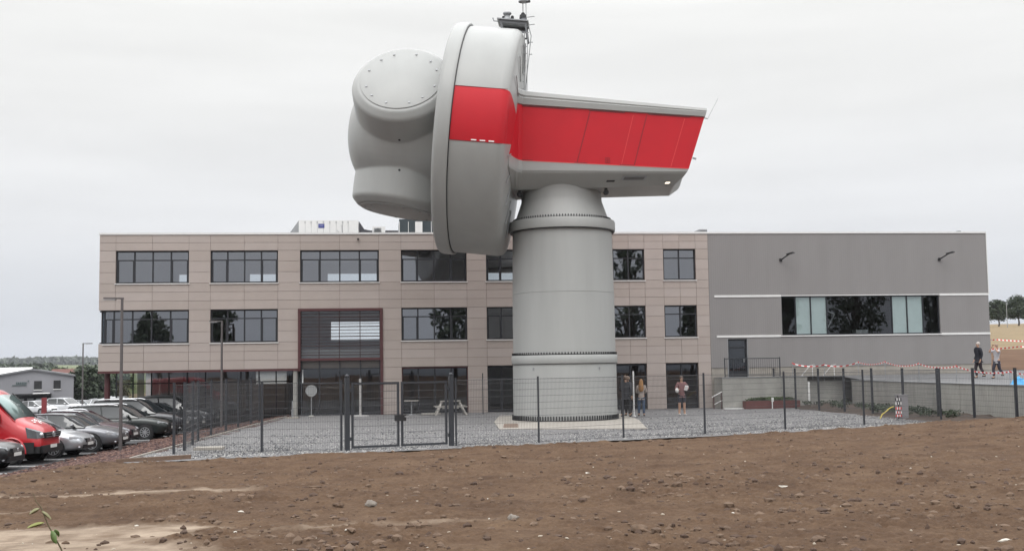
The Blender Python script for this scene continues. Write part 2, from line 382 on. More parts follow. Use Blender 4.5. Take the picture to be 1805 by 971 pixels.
# kerb line of the mulch bed and a timber edging at its end
kb = MB()
for i in range(26):
    y0, y1 = 31.2 + i * 1.0, 32.2 + i * 1.0
    kb.bar((float(gleft(y0)) - .02, y0, .0), (float(gleft(y1)) - .02, y1 - .01, .0), .06, .12)
tag(kb.build('kerb', M['concrete_pale']), kind='structure')
tb = MB(); tb.bar((-10.5, 30.15, .02), (-8.75, 30.95, .05), .09, .16); tag(tb.build('timber_plank', M['wood']), 'brown timber plank lying along the front corner of the gravel', 'plank')
sb = MB(); sb.box(-.42, .42, -.32, .32, 0, .07); sb.box(-.38, .38, -.28, .28, .07, .078)
o = sb.build('concrete_slab', M['concrete_pale']); o.location = (-9.15, 34.3, .03); o.rotation_euler = (0, 0, .1); tag(o, 'pale concrete cover slab lying in the gravel inside the fence corner', 'slab')

# foreground soil
def dirt_z(X, Y):
    e = edge_y(X); base = np.where(X < -8, lotz(X) * 1.0, 0) + np.interp(X, [9, 13, 17.5, 30], [0, .12, .38, .5]) * np.clip((e - Y) / 4.5, 0, 1)
    tt = np.clip((e - Y) / (e + 0.0), 0, 1.2)
    return base + (.95 - base) * np.clip(tt, 0, 1) ** 1.15
def dirt_full(X, Y):
    e = edge_y(X); z = dirt_z(X, Y); am = np.clip((e - Y) / .5, 0, 1)
    n1 = fbm(X, Y * 1.0, .35, 3) * .22
    rut = fbm(X * .18, Y * 1.6, 1, 3) * .07
    lump = np.maximum(fbm(X, Y, 2.2, 5, .66), -.05) * .20
    fine = fbm(X, Y, 9, 3, .65) * .06 * np.clip(fbm(X, Y, .6, 2) * 3 + .8, .3, 1.6)
    smooth_ = pale(X, Y)
    return z + am * (n1 * .6 + rut + (lump + fine) * (1 - .8 * smooth_))
def pale(X, Y):
    """compacted, smooth, paler strips left by vehicles on the left"""
    w1 = fbm(X, Y, .5, 3) * 1.6
    a = np.clip(1 - np.abs(Y - (19.7 + .10 * (X + 6) + w1 * .25)) / .42, 0, 1) * np.clip((-4.0 - X + w1) / 1.0, 0, 1)
    b_ = np.clip((14.3 + w1 * .3 - Y) / .25, 0, 1) * np.clip((-3.0 - X - (Y - 12) * .35 + w1 + 2.2 * fbm(X, Y, 1.7, 4)) / .9, 0, 1)
    c_ = np.clip(1 - np.abs(Y - (16.4 + w1 * .2)) / .25, 0, 1) * np.clip((-6.6 - X + w1) / .6, 0, 1)
    d_ = np.clip(1 - np.abs(Y - (13.6 + w1 * .5)) / .35, 0, 1) * np.clip((0.6 - X + w1) / 1, 0, 1) * np.clip((X + 3.5) / 1, 0, 1) * .5
    return np.clip(a * .9 + b_ + c_ * .8 + d_, 0, 1)
vy = 7.0 * (45.5 / 7.0) ** np.linspace(0, 1, 760)
tX, tY = np.meshgrid(np.linspace(-.62, .62, 900), vy)
DX = tX * tY
DZ = dirt_full(DX, tY)
E_ = edge_y(DX) + .12 * fbm(DX, tY, 2.5, 3)
# the sheet dives under the gravel past its edge
DZ = DZ - np.clip((tY - E_) / .25, 0, 1) * .35
M['dirt'] = dm = bpy.data.materials.new('dirt'); dm.use_nodes = True; t = dm.node_tree; b = t.nodes['Principled BSDF']; b.inputs['Roughness'].default_value = .95; b.inputs['Specular IOR Level'].default_value = .15
tcc = t.nodes.new('ShaderNodeTexCoord')
def tn(scale, det, ro=.65):
    q = t.nodes.new('ShaderNodeTexNoise'); q.inputs['Scale'].default_value = scale; q.inputs['Detail'].default_value = det; q.inputs['Roughness'].default_value = ro
    t.links.new(tcc.outputs['Object'], q.inputs[0]); return q
def rampn(src, stops):
    q = t.nodes.new('ShaderNodeValToRGB'); q.color_ramp.elements[0].position = stops[0][0]; q.color_ramp.elements[0].color = (*stops[0][1], 1)
    q.color_ramp.elements[1].position = stops[-1][0]; q.color_ramp.elements[1].color = (*stops[-1][1], 1)
    for p, c in stops[1:-1]: e = q.color_ramp.elements.new(p); e.color = (*c, 1)
    t.links.new(src, q.inputs[0]); return q
ra = rampn(tn(.9, 8, .7).outputs[0], [(.3, (.072, .044, .029)), (.5, (.110, .069, .044)), (.7, (.142, .093, .060))])
rb = rampn(tn(14, 6, .8).outputs[0], [(.3, (.66, .64, .62)), (.55, (1.0, 1.0, 1.0)), (.72, (1.45, 1.45, 1.42))])
m1 = t.nodes.new('ShaderNodeMix'); m1.data_type = 'RGBA'; m1.blend_type = 'MULTIPLY'; m1.inputs[0].default_value = .85
t.links.new(ra.outputs[0], m1.inputs[6]); t.links.new(rb.outputs[0], m1.inputs[7])
atp = t.nodes.new('ShaderNodeAttribute'); atp.attribute_name = 'pale'
m2 = t.nodes.new('ShaderNodeMix'); m2.data_type = 'RGBA'; t.links.new(atp.outputs['Fac'], m2.inputs[0]); t.links.new(m1.outputs[2], m2.inputs[6])
rc = rampn(tn(3, 6, .7).outputs[0], [(.3, (.255, .20, .15)), (.7, (.40, .32, .245))]); t.links.new(rc.outputs[0], m2.inputs[7])
t.links.new(m2.outputs[2], b.inputs['Base Color'])
bp = t.nodes.new('ShaderNodeBump'); bp.inputs['Strength'].default_value = .8; bp.inputs['Distance'].default_value = .05; t.links.new(tn(11, 8, .75).outputs[0], bp.inputs['Height']); t.links.new(bp.outputs[0], b.inputs['Normal'])
tag(grid_mesh('soil', DX, tY, DZ, M['dirt'], keep=(tY < E_ + .6), attrs={'pale': pale(DX, tY) * np.clip(.8 + fbm(DX, tY, 3, 4) * 1.6, 0, 1)}), kind='structure')
# soil under and behind the camera
bx, by = np.meshgrid(np.linspace(-60, 60, 61), np.linspace(-60, 7.2, 41)); bz = .93 + .15 * fbm(bx, by, .4, 3) - np.clip(-by - 6, 0, 30) * .02
bz[-1, :] = .8
tag(grid_mesh('soil_bank', bx, by, bz - .04, M['dirt'], attrs={'pale': bx * 0}), kind='structure')
for sgn in (-1, 1):
    qx, qy = np.meshgrid(np.linspace(0, 1, 30), np.linspace(7, 46, 40)); q0 = .60 * qy; q_ = sgn * (q0 + qx * (70 - q0))
    qz = dirt_z(q_, qy) - .06 - .35 * np.clip((qy - edge_y(q_)) / .5, 0, 1)
    tag(grid_mesh('soil_field', q_, qy, qz, M['dirt'], keep=qy < edge_y(q_) + .6, attrs={'pale': q_ * 0}), kind='structure')
# clods and stones
n = 14000; u_ = rg.rand(n); yy = 8.5 * (43 / 8.5) ** (u_ ** .9); xx = rg.uniform(-.56, .56, n) * yy
dens = fbm(xx, yy, .55, 3) + .5
ok = (yy < edge_y(xx) - .15) & (rg.rand(n) < dens ** 2 * 2.6) & (rg.rand(n) > pale(xx, yy) * .93)
xx, yy = xx[ok], yy[ok]; P = np.stack([xx, yy, dirt_full(xx, yy)], -1)
S = .010 + .058 * rg.rand(len(P)) ** 4.2 + .012 * rg.rand(len(P)); 
M['clod1'] = mat('clod1', (.108, .070, .047), .95, var=.25, vscale=12, bump=.6, bscale=30); M['clod2'] = mat('clod2', (.140, .094, .064), .95, var=.2, vscale=12); M['clod3'] = mat('clod3', (.075, .047, .033), .95, var=.2, vscale=12)
tag(rocks('soil_clods', P, S, [M['clod1'], M['clod2'], M['clod3']], seed=9, flat=.75, mi=rg.randint(0, 3, len(P))), 'brown soil clods and crumbs strewn over the bare foreground', 'soil clods', kind='stuff')
n = 230; yy = 9 * (42 / 9) ** rg.rand(n); xx = rg.uniform(-.52, .52, n) * yy; ok = yy < edge_y(xx) - .2; xx, yy = xx[ok], yy[ok]
P = np.stack([xx, yy, dirt_full(xx, yy) + .004], -1)
M['pebble'] = mat('pebble', (.40, .35, .28), .8); M['pebble2'] = mat('pebble2', (.55, .52, .46), .8)
tag(rocks('pale_pebbles', P, .008 + .018 * rg.rand(len(P)) ** 2.5, [M['pebble'], M['pebble2']], seed=4, flat=.6, mi=(rg.rand(len(P)) > .7).astype(int)), 'small pale pebbles lying on the brown soil', 'pebbles', kind='stuff')
# a few bigger lumps and pale stones one can point at
def lump(name, px, py, size, m, label, cat, flat=.7, seed=1, group=None):
    # march the view ray down to the soil to find where the thing lies
    d = CF + CR * (px - PX) / FPX - CU * (py - PY) / FPX; k = 7.0
    while k < 60:
        p = Vector((0, 0, CZ)) + d * k
        if p.z < float(dirt_full(np.array([p.x]), np.array([p.y]))[0]): break
        k += .04
    rr = np.random.RandomState(seed); bm = bmesh.new(); bmesh.ops.create_icosphere(bm, subdivisions=3, radius=1)
    for v in bm.verts:
        q = v.co; f = .78 + 1.1 * float(fbm(np.array([q.x * 1.6 + seed * 3]), np.array([q.y * 1.6 + q.z * 1.9]), 1.3, 4, .65)[0]); v.co = Vector((q.x * size[0] * f, q.y * size[1] * f, q.z * size[2] * f))
    me = bpy.data.meshes.new(name); bm.to_mesh(me); bm.free(); me.materials.append(m)
    for pl in me.polygons: pl.use_smooth = True
    o = bpy.data.objects.new(name, me); COL.objects.link(o); o.location = (p.x, p.y, p.z + size[2] * .22); o.rotation_euler = (0, 0, rr.rand() * 1 - .5)
    return tag(o, label, cat, group)
M['greystone'] = mat('greystone', (.20, .175, .15), .9, var=.25, vscale=14, bump=.5)
lump('clod', 652, 891, (.10, .08, .075), M['greystone'], 'pale crumbly lump of soil left of centre below the gate', 'clod', seed=3)
lump('clod', 905, 914, (.085, .07, .055), M['greystone'], 'dark grey lump just below the middle of the soil', 'clod', seed=6)
lump('clod', 1192, 857, (.12, .09, .075), M['clod1'], 'large brown clod right of the tower on the soil', 'clod', seed=8)
lump('stone', 1377, 858, (.16, .045, .022), M['pebble2'], 'long whitish stone sliver lying right of the middle of the soil', 'stone', seed=12)
lump('stone', 1773, 954, (.11, .035, .025), M['pebble2'], 'long whitish stone at the lower right corner', 'stone', seed=15)
lump('stone', 1035, 834, (.07, .04, .02), M['pebble2'], 'small flat whitish stone below the tower base', 'stone', seed=17)
lump('stone', 425, 902, (.055, .035, .02), M['pebble2'], 'small whitish stone on the left half of the soil beside a paler track', 'stone', seed=19)
lump('clod', 1127, 937, (.12, .09, .08), M['clod2'], 'brown clod near the bottom edge right of the middle', 'clod', seed=21)
lump('clod', 597, 893, (.09, .07, .06), M['clod1'], 'brown clod just left of the pale crumbly lump', 'clod', seed=23)

# ==================================================================== BUILDINGS
FB = math.atan(.113)
FO = Vector((-20.74, 59.15 - 20.74 * .113, 0))
def floc(u, y, z=0): return (FO.x + u * math.cos(FB) - y * math.sin(FB), FO.y + u * math.sin(FB) + y * math.cos(FB), z)
DEPTH = 13.0
off = empty('office_building', FO, FB, 'three storey office block clad in beige panels with dark framed windows', 'building')
W1 = [(.8, 4.39), (5.46, 8.83), (9.95, 13.96), (15.1, 18.5), (19.52, 22.6), (26.24, 27.95), (28.97, 30.73)]
V1 = [(.23, 4.41), (5.47, 8.83), (15.1, 18.5), (19.52, 22.6), (26.24, 27.95), (28.97, 30.73)]
G1 = [(15.1, 18.5), (19.52, 22.6), (26.24, 27.95), (28.97, 30.73)]
ZT = [(8.46, 9.27), (6.81, 8.46), (5.46, 6.81), (3.78, 5.46), (2.42, 3.78), (.02, 2.42)]
UEND = 31.42
def lines(ws, extra=()):
    s = {0.0, UEND}
    for a, b in ws: s |= {a, round((a + b) / 2, 3), b}
    return sorted((s | set(extra)))
def has(ws, u): return any(a < u < b for a, b in ws)
cl = MB(); bk = MB()
for zi, (z0, z1) in enumerate(ZT):
    rows = {0: 2, 1: 3, 2: 3, 3: 3, 4: 3, 5: 4}[zi]
    if zi <= 2: L = lines(W1); op = W1 if zi == 1 else []
    elif zi == 3: L = lines([(0, 4.41)] + V1[1:], (9.84, 14.14)); op = [(-.1, 4.41)] + V1[1:] + [(9.84, 14.14)]
    elif zi == 4: L = lines([(0, 4.41)] + V1[1:], (9.84, 14.14)); op = [(9.84, 14.14)]
    else: L = [u for u in lines(G1) if u > 14.2] + [14.14]; L = sorted(set(L)); op = G1
    L = [u for u in L if not (u == 0.23)]
    for i in range(len(L) - 1):
        a, b = L[i], L[i + 1]
        if b - a < .03 or has(op, (a + b) / 2): continue
        bk.box(a, b, .035, .30, z0, z1)
        for r in range(rows):
            c, d = z0 + (z1 - z0) * r / rows, z0 + (z1 - z0) * (r + 1) / rows
            cl.box(a + .007, b - .007, random.uniform(-.002, .002), .03, c + .007, d - .007, random.choice((0, 0, 1, 2)))
# right hand side of the entrance bay up to the next window, thin strip
cl.build('cladding', [M['clad'], M['clad2'], M['clad3']], off); bk.build('backing_wall', M['clad_back'], off)
# other walls, floor slabs, roof
ow = MB()
def wall_grid(mb, axis, pos, th, a0, a1, z0, z1, ops, mi=0):
    us = sorted({a0, a1} | {q for o_ in ops for q in o_[:2]}); zs = sorted({z0, z1} | {q for o_ in ops for q in o_[2:]})
    for i in range(len(us) - 1):
        for j in range(len(zs) - 1):
            uc, zc = (us[i] + us[i + 1]) / 2, (zs[j] + zs[j + 1]) / 2
            if any(o_[0] < uc < o_[1] and o_[2] < zc < o_[3] for o_ in ops): continue
            if axis == 'x': mb.box(us[i], us[i + 1], pos, pos + th, zs[j], zs[j + 1], mi)
            else: mb.box(pos, pos + th, us[i], us[i + 1], zs[j], zs[j + 1], mi)
bops = [(1.6, 2.5, 6.95, 8.33), (5.9, 8.0, 6.95, 8.33), (10.7, 14.5, 6.95, 8.33), (19.5, 23.2, 6.95, 8.33), (10.9, 14.3, 4.15, 5.3), (6.3, 9.2, 1.5, 2.36), (19.6, 22.6, .9, 2.3)]
wall_grid(ow, 'x', DEPTH, .3, 0, UEND, -.6, 9.2, bops)
wall_grid(ow, 'y', 0.0, .3, .31, DEPTH, 2.45, 9.2, [(.31, 1.6, 3.78, 5.46)])
ow.box(UEND - .3, UEND - .02, .31, DEPTH, 0, 9.2)
ow.build('outer_wall', M['clad'], off)
sl_ = MB(); sl_.box(.3, UEND - .3, .31, DEPTH, 8.95, 9.15); sl_.box(.3, UEND - .3, .31, DEPTH, 5.62, 6.45); 
sl_.box(.3, 9.8, .31, DEPTH, 2.46, 3.4); sl_.box(9.8, UEND - .3, .36, DEPTH, 2.50, 3.4)
sl_.build('ceiling_slab', M['ceil'], off)
fl_ = MB(); fl_.box(.3, UEND - .3, .32, DEPTH - .01, 6.45, 6.5); fl_.box(.3, UEND - .3, .5, DEPTH - .01, 3.4, 3.45); fl_.box(9.6, UEND - .3, .1, DEPTH, -.2, .02); fl_.box(0, 9.6, 3.6, DEPTH, -.5, .02)
fl_.build('floor_slab', M['floor_in'], off)
PT = [(u, u + .12, .32, 5.2, z0, z1) for u in (4.9, 9.4, 14.6, 19.0, 25.0, 28.4) for z0, z1 in ((6.5, 8.95), (3.45, 5.62))]
PT += [(u, u + .12, .32, 7.49, .02, 2.5) for u in (14.7, 19.0, 25.0, 28.4)]
PT += [(a, b, 5.21, 5.3, 3.45, 5.62) for a, b in ((.3, 4.9), (15, 19), (25, 31))] + [(a, b, 5.21, 5.3, 6.5, 8.95) for a, b in ((15, 19), (25, 31))] + [(15, 31, 7.5, 7.6, .02, 2.5)]
for p in PT: q = MB(); q.box(*p); q.build('partition', M['wall_in'], off)
pp = MB(); pp.box(-.03, UEND, -.04, .32, 9.27, 9.37); pp.box(-.03, .3, .32, DEPTH + .3, 9.2, 9.37); pp.build('parapet_cap', M['white'], off)
rf = MB(); rf.box(.3, UEND - .02, .33, DEPTH + .3, 9.15, 9.2); rf.build('roof', M['roofgrey'], off)

def window(parent, u0, u1, z0, z1, n, transom=None, y=.14, glass='glass', sill=True, fw=.07, split=None, blinds=()):
    f = MB(); d0, d1 = y, y + .08
    f.box(u0, u1, d0, d1, z0, z0 + fw); f.box(u0, u1, d0, d1, z1 - fw, z1)
    xs_ = split or [u0 + (u1 - u0) * i / n for i in range(n + 1)]
    for i, x in enumerate(xs_):
        a = x if i == 0 else (x - fw if i == len(xs_) - 1 else x - fw / 2)
        f.box(a, a + fw, d0 - .004, d1 + .004, z0 + fw, z1 - fw)
    if transom:
        for i in range(len(xs_) - 1):
            a, b = xs_[i] + (fw if i == 0 else fw / 2), xs_[i + 1] - (fw if i == len(xs_) - 2 else fw / 2)
            f.box(a, b, d0 + .004, d1 - .004, transom - fw * .4, transom + fw * .4)
            if i in (0, len(xs_) - 2) and (u1 - u0) > 2.5:     # opening sash of the outer lights
                f.box(a, a + .05, d0 - .012, d0 + .02, z0 + fw, transom - .03); f.box(b - .05, b, d0 - .012, d0 + .02, z0 + fw, transom - .03)
    o = f.build('window', M['frame'], parent)
    g = MB(); g.quad((u0 + .02, y + .04, z0 + .02), (u1 - .02, y + .04, z0 + .02), (u1 - .02, y + .04, z1 - .02), (u0 + .02, y + .04, z1 - .02)); gl = g.build('pane', M[glass], o)
    if sill:
        s = MB(); s.box(u0 - .04, u1 + .04, -.05, .13, z0 - .055, z0 - .012); s.build('sill', M['white'], o)
    return o
for i, (a, b) in enumerate(W1): window(off, a, b, 6.81, 8.46, 4 if b - a > 2.5 else 2, 7.98)
for i, (a, b) in enumerate(V1):
    if i == 0: window(off, a, b, 3.78, 5.46, 5, 5.0, split=[.23, .72, 1.62, 2.55, 3.48, 4.41])
    else: window(off, a, b, 3.78, 5.46, 4 if b - a > 2.5 else 2, 5.0)
f = MB(); f.box(.02, .20, .16, 1.6, 3.80, 3.86); f.box(.02, .2, .16, 1.6, 5.38, 5.44); f.box(.08, .16, .24, .30, 3.86, 5.38); f.box(.08, .16, 1.5, 1.58, 3.86, 5.38); o = f.build('window', M['frame'], off)
f = MB(); f.box(.115, .121, .3, 1.5, 3.86, 5.38); f.build('pane', M['glass'], o)
for i, (a, b) in enumerate(G1): window(off, a, b, .06, 2.38, 4 if b - a > 2.5 else 2, 1.75 if i else None, glass='glass_low', sill=False, y=.2)
# dark red reveal round the ground windows
rv = MB()
for a, b in G1[:1]: rv.box(a - .0, a + .035, .02, .2, .06, 2.38); rv.box(b - .035, b, .02, .2, .06, 2.38); rv.box(a, b, .02, .2, 2.345, 2.379)
rv.build('window_reveal', M['darkred'], off)
# small security camera under the parapet
sc_ = MB(); sc_.box(12.86, 12.94, -.10, -.002, 9.0, 9.06); sc_.box(12.87, 12.93, -.2, -.1, 8.95, 9.02); sc_.build('security_camera', M['dark'], off)

# entrance bay with louvres above
en = MB(); e0, e1 = 9.84, 14.14
en.box(e0, e0 + .13, -.07, .35, 2.42, 5.46); en.box(e1 - .13, e1, -.07, .35, .02, 5.46); en.box(e0 + .13, e1 - .13, -.07, .35, 5.33, 5.46)
en.box(e0 + .13, e1 - .13, .02, .35, 2.80, 2.93); en.box(0, e0 - .0, -.03, .35, 2.31, 2.415); en.box(e0 + .0, e0 + .13, -.03, .35, 2.29, 2.415)
ent = en.build('entrance_frame', M['darkred'], off)
lv = MB()
zs_ = [5.2, 5.02, 4.86, 4.68, 4.52, 4.36, 4.18, 4.02, 3.86, 3.70, 3.54, 3.38, 3.22, 3.08]
for k, z in enumerate(zs_): lv.box(e0 + .13, e1 - .13, .03, .10, z - .018, z + (.03 if k % 3 == 1 else .012))
for u in (e0 + .13, 10.88, 11.91, 12.96, e1 - .17): lv.box(u, u + .04, .01, .02, 2.93, 5.33)
lv.build('louvre', mat('louvre', (.055, .032, .032), .5), ent)
eg = MB()
for za, zb2 in ((2.93, 5.33), (.02, 2.80)): eg.quad((e0 + .13, .2, za), (e1 - .13, .2, za), (e1 - .13, .2, zb2), (e0 + .13, .2, zb2))
eg; eg.build('pane', M['glass_clear'], ent)
em = MB()
for u in (e0 + .14, 10.88, 11.91, 12.96, e1 - .19): em.box(u, u + .055, .13, .2, .02, 2.8)
em.box(e0 + .14, e1 - .13, .135, .195, 2.36, 2.42); em.box(e0 + .14, e1 - .13, .135, .195, 1.62, 1.67); em.box(e0 + .14, e1 - .13, .12, .2, .02, .14)
em.build('mullion', M['frame'], ent)
sp = MB(); sp.box(e0 + .14, e1 - .13, .19, .198, 2.43, 2.79); sp.build('spandrel', mat('spandrel', (.11, .10, .095), .5), ent)

# recessed ground floor on the left: glazing, posts, underside
rc_ = MB(); Y0 = 3.4
for u in (.1, .95, 1.9, 2.8, 3.75, 4.7, 5.6, 6.55, 7.5, 8.4, 9.3): rc_.box(u, u + .06, Y0, Y0 + .08, -.45, 2.45)
rc_.box(.1, 9.36, Y0 + .003, Y0 + .077, 1.72, 1.78); rc_.box(.1, 9.36, Y0 + .003, Y0 + .077, -.45, -.3); rc_.box(.1, 9.36, Y0 + .003, Y0 + .077, 2.36, 2.45)
rg_ = rc_.build('shopfront_frame', M['frame'], off)
g = MB(); g.quad((.12, Y0 + .04, -.4), (9.34, Y0 + .04, -.4), (9.34, Y0 + .04, 2.4), (.12, Y0 + .04, 2.4)); g.build('pane', M['glass_low'], rg_)
g = MB(); g.box(9.8, 9.806, .4, Y0, 0, 2.4); g.build('pane', M['glass_low'], rg_)
for u, y in ((.35, .5), (9.7, .12)):
    c = MB(); c.tube([(u, y, -.5), (u, y, 2.31)], .12 if u > 1 else .14, 20); c.build('column', M['concrete'] if u > 1 else M['darkred'], off)
for u, y in ((3.4, 5.2), (6.4, 5.2), (9.0, 5.2), (3.4, 9), (6.4, 9)):
    c = MB(); c.tube([(u, y, 0), (u, y, 2.46)], .17, 20); c.build('column', M['concrete'], off)
un = MB(); un.box(.3, 9.82, .31, Y0 + .2, 2.42, 2.455); un.build('soffit', mat('soffit', (.10, .07, .06), .7), off)
# furniture inside the showroom
def furn(name, u, y, z, bld, m, label, cat, group=None):
    o = bld.build(name, m); o.location = floc(u, y, z); o.rotation_euler = (0, 0, FB); return tag(o, label, cat, group)
q = MB(); q.lathe([(.19, 0), (.19, 1.55), (.12, 1.6)], 20); q.lathe([(.2, 1.56), (.2, 1.68), (.1, 1.72)], 20, mi=1)
furn('display_column', 3.3, 3.9, .02, q, [M['white'], mat('green', (.06, .42, .16), .5)], 'white round column with bright green top behind the left shopfront', 'display column')
for i, (u, y) in enumerate(((1.2, 4.3), (1.9, 4.6), (2.4, 4.4))):
    q = MB()
    for k in range(9): q.box(-.18 + k * .04, -.15 + k * .04, -.02 + .03 * (k % 2), .03 * (k % 2), 0, 2.3)
    furn('curtain', u, y, .05, q, M['white'], ['white curtain panel behind the leftmost bay of the shopfront', 'white curtain panel between the two others behind the shopfront', 'white curtain panel nearest the green topped column'][i], 'curtain')

# ---- rooftop equipment, standing on the roof two metres back
def roofobj(name, u, y, z, label, cat, group=None): return empty(name, floc(u, y, z), FB, label, cat, group)
ah = roofobj('air_handling_unit', 9.27, 2.2, 9.2, 'long pale ventilation unit with slanted hood and blue badge on the roof', 'ventilation unit')
q = MB(); q.box(.45, 3.6, 0, 1.4, .2, 1.09); q.box(.5, 3.55, .1, 1.3, 0, .2); q.build('casing', M['white'], ah)
q = MB()
for x in (.78, 1.10, 1.42, 1.74, 2.08, 2.42, 2.76, 3.05):
    q.box(x, x + .012, -.006, -.001, .22, 1.06)
    for z in (.3, .98): q.box(x - .03, x + .03, -.025, -.006, z - .02, z + .02)
q.build('door_seam', M['galv'], ah)
q = MB(); q.add([(.45, 0, 1.08), (.45, 1.4, 1.08), (-.05, 0, .38), (-.05, 1.4, .38), (.45, 0, .22), (.45, 1.4, .22), (.3, 0, .24), (.3, 1.4, .24)], [(0, 2, 6, 4), (1, 5, 7, 3), (0, 1, 3, 2), (4, 6, 7, 5)]); q.build('intake_hood', M['galv'], ah)
q = MB(); q.box(1.48, 1.80, -.012, -.002, .68, .90); bd = q.build('badge', mat('badge', (.045, .055, .24), .5), ah)
q = MB(); q.box(1.53, 1.75, -.016, -.012, .765, .775); q.box(1.55, 1.60, -.016, -.012, .79, .83); q.box(1.62, 1.67, -.016, -.012, .79, .83); q.box(1.69, 1.74, -.016, -.012, .79, .83); q.build('badge_mark', mat('badgemark', (.3, .32, .5), .5), bd)
q = MB(); q.tube([(2.5, -.03, .55), (2.6, -.05, .3), (2.75, -.03, .25), (2.72, -.02, .85)], .012, 6); q.build('cable', M['galv'], ah)
dc = roofobj('roof_duct', 12.9, 2.3, 9.2, 'low dark grey duct beside the pale air handling unit', 'duct')
q = MB(); q.add([(0, 0, .0), (0, 0, 1.05), (.28, 0, .62), (.6, 0, .55), (2.1, 0, .55), (2.1, 0, 0)] + [(0, 1, .0), (0, 1, 1.05), (.28, 1, .62), (.6, 1, .55), (2.1, 1, .55), (2.1, 1, 0)], [(5, 4, 3, 2, 1, 0), (6, 7, 8, 9, 10, 11)] + [(i, (i + 1) % 6, (i + 1) % 6 + 6, i + 6) for i in range(6)]); q.build('duct_body', mat('duct', (.055, .055, .065), .6, var=.1), dc, fix=True)
cd = roofobj('condenser_unit', 13.62, 1.5, 9.2, 'small square white condenser with round fan on the office roof', 'air conditioner')
q = MB(); q.box(0, .68, 0, .35, .1, .66); q.box(.05, .12, .02, .33, 0, .1); q.box(.56, .63, .02, .33, 0, .1); q.build('casing', M['white'], cd)
q = MB()
for r_ in (.04, .08, .12, .16, .2): q.lathe([(r_, 0), (r_ + .012, 0), (r_ + .012, .012), (r_, .012)], 24, axis=((.27, -.012, .38), (0, -1, 0)))
q.box(.07, .47, -.006, -.001, .18, .58); q.build('fan_grille', M['galv'], cd)
ps = roofobj('plant_enclosure', 15.05, 2.4, 9.2, 'dark blue grey slatted screen round plant on the office roof behind the hub', 'screen')
q = MB(); q.box(0, 3.2, 0, 3, 0, 1.18); q.build('screen_wall', mat('screen', (.045, .06, .068), .5, var=.15, vscale=1), ps)
for x, x2 in ((.0, .03), (.48, .51), (1.72, 1.75), (2.6, 2.63), (.86, 1.25)): q = MB(); q.box(x, x2, -.03, -.001, 0, 1.04); q.build('light_panel', M['white'], ps)
q = MB(); q.box(1.02, 1.14, -.05, -.031, .1, .3); q.build('switch_box', M['dark'], ps)
vt = roofobj('roof_hood', 31.0, 2.0, 9.2, 'small dark grey wedge shaped roof hood where beige and grey buildings meet', 'roof hood')
q = MB(); q.add([(0, 0, 0), (1.0, 0, 0), (1.0, 0, .55), (.55, 0, .55), (0, 0, .3)] + [(0, .8, 0), (1.0, .8, 0), (1.0, .8, .55), (.55, .8, .55), (0, .8, .3)], [(0, 1, 2, 3, 4), (9, 8, 7, 6, 5)] + [(i, i + 5, (i + 1) % 5 + 5, (i + 1) % 5) for i in range(5)])
q.build('hood_body', M['galv'], vt)
q = MB()
for k in range(6): q.box(.6, .97, -.01, -.002, .08 + k * .075, .1 + k * .075)
q.build('slat', M['dark'], vt)

# ---- grey sports-hall-like workshop
hl = empty('workshop_hall', floc(UEND, 0), FB, 'windowed grey metal clad hall joined to the right end of the beige office', 'building')
HW = 47.12 - UEND
M['hall'] = hm = mat('hall', (.24, .23, .228), .55, var=.05, vscale=1.2, stretch=(1, 1, .12), detail=6)
t = hm.node_tree; wv = t.nodes.new('ShaderNodeTexWave'); wv.wave_type = 'BANDS'; wv.bands_direction = 'X'; wv.inputs['Scale'].default_value = 2.6; wv.inputs['Distortion'].default_value = 0
tcn = t.nodes.new('ShaderNodeTexCoord'); t.links.new(tcn.outputs['Object'], wv.inputs[0]); bp = t.nodes.new('ShaderNodeBump'); bp.inputs['Strength'].default_value = .10; bp.inputs['Distance'].default_value = .02
t.links.new(wv.outputs[1], bp.inputs['Height']); t.links.new(bp.outputs[0], t.nodes['Principled BSDF'].inputs['Normal'])
s0, s1 = 35.38 - UEND, 44.29 - UEND; d0, d1 = 32.38 - UEND, 33.42 - UEND
q = MB(); wall_grid(q, 'x', 0, .3, 0.004, HW, 2.12, 9.27, [(s0, s1, 3.80, 5.90), (d0 - .04, d1 + .04, 2.12, 3.66)])
wall_grid(q, 'y', HW - .3, .3, .3, 18, 2.12, 9.27, []); q.box(0.0, HW - .3, 17.7, 18, 0, 9.27); q.build('wall', hm, hl)
q = MB(); wall_grid(q, 'x', .03, .27, 0.02, HW, 0, 2.115, [(d0 - .04, d1 + .04, 1.6, 2.115)]); q.box(HW - .3, HW - .02, .3, 18, 0, 2.115); q.build('plinth', M['concrete_pale'], hl)
q = MB(); q.box(.0, HW + .03, -.04, .33, 9.272, 9.36); q.box(HW - .3, HW + .03, .33, 18, 9.272, 9.36); q.box(HW + .002, HW + .035, -.03, .3, 5.9, 9.27); q.build('parapet_cap', M['white'], hl)
q = MB(); q.box(0, HW - .3, .33, 17.7, 9.1, 9.2); q.build('roof', M['roofgrey'], hl)
q = MB(); q.box(.28, s0 - .02, -.03, -.002, 5.86, 5.97); q.box(s1 + .02, HW, -.03, -.002, 5.86, 5.97); q.box(.35, s0 - .1, -.03, -.002, 3.72, 3.83); q.box(s1 + .05, HW, -.03, -.002, 3.72, 3.83)
q.box(s0 - .1, s1 + .05, -.045, -.002, 3.735, 3.79); q.box(s0 - .02, s1 + .02, -.02, -.002, 5.90, 5.94); q.build('trim_band', M['white'], hl)
cuts = [35.38, 36.19, 37.04, 37.94, 41.61, 42.47, 43.37, 44.29]; cuts = [c - UEND for c in cuts]
wn = window(hl, s0, s1, 3.80, 5.90, 0, None, y=.1, sill=False, split=cuts, fw=.06, glass='glass_clear')
q = MB()
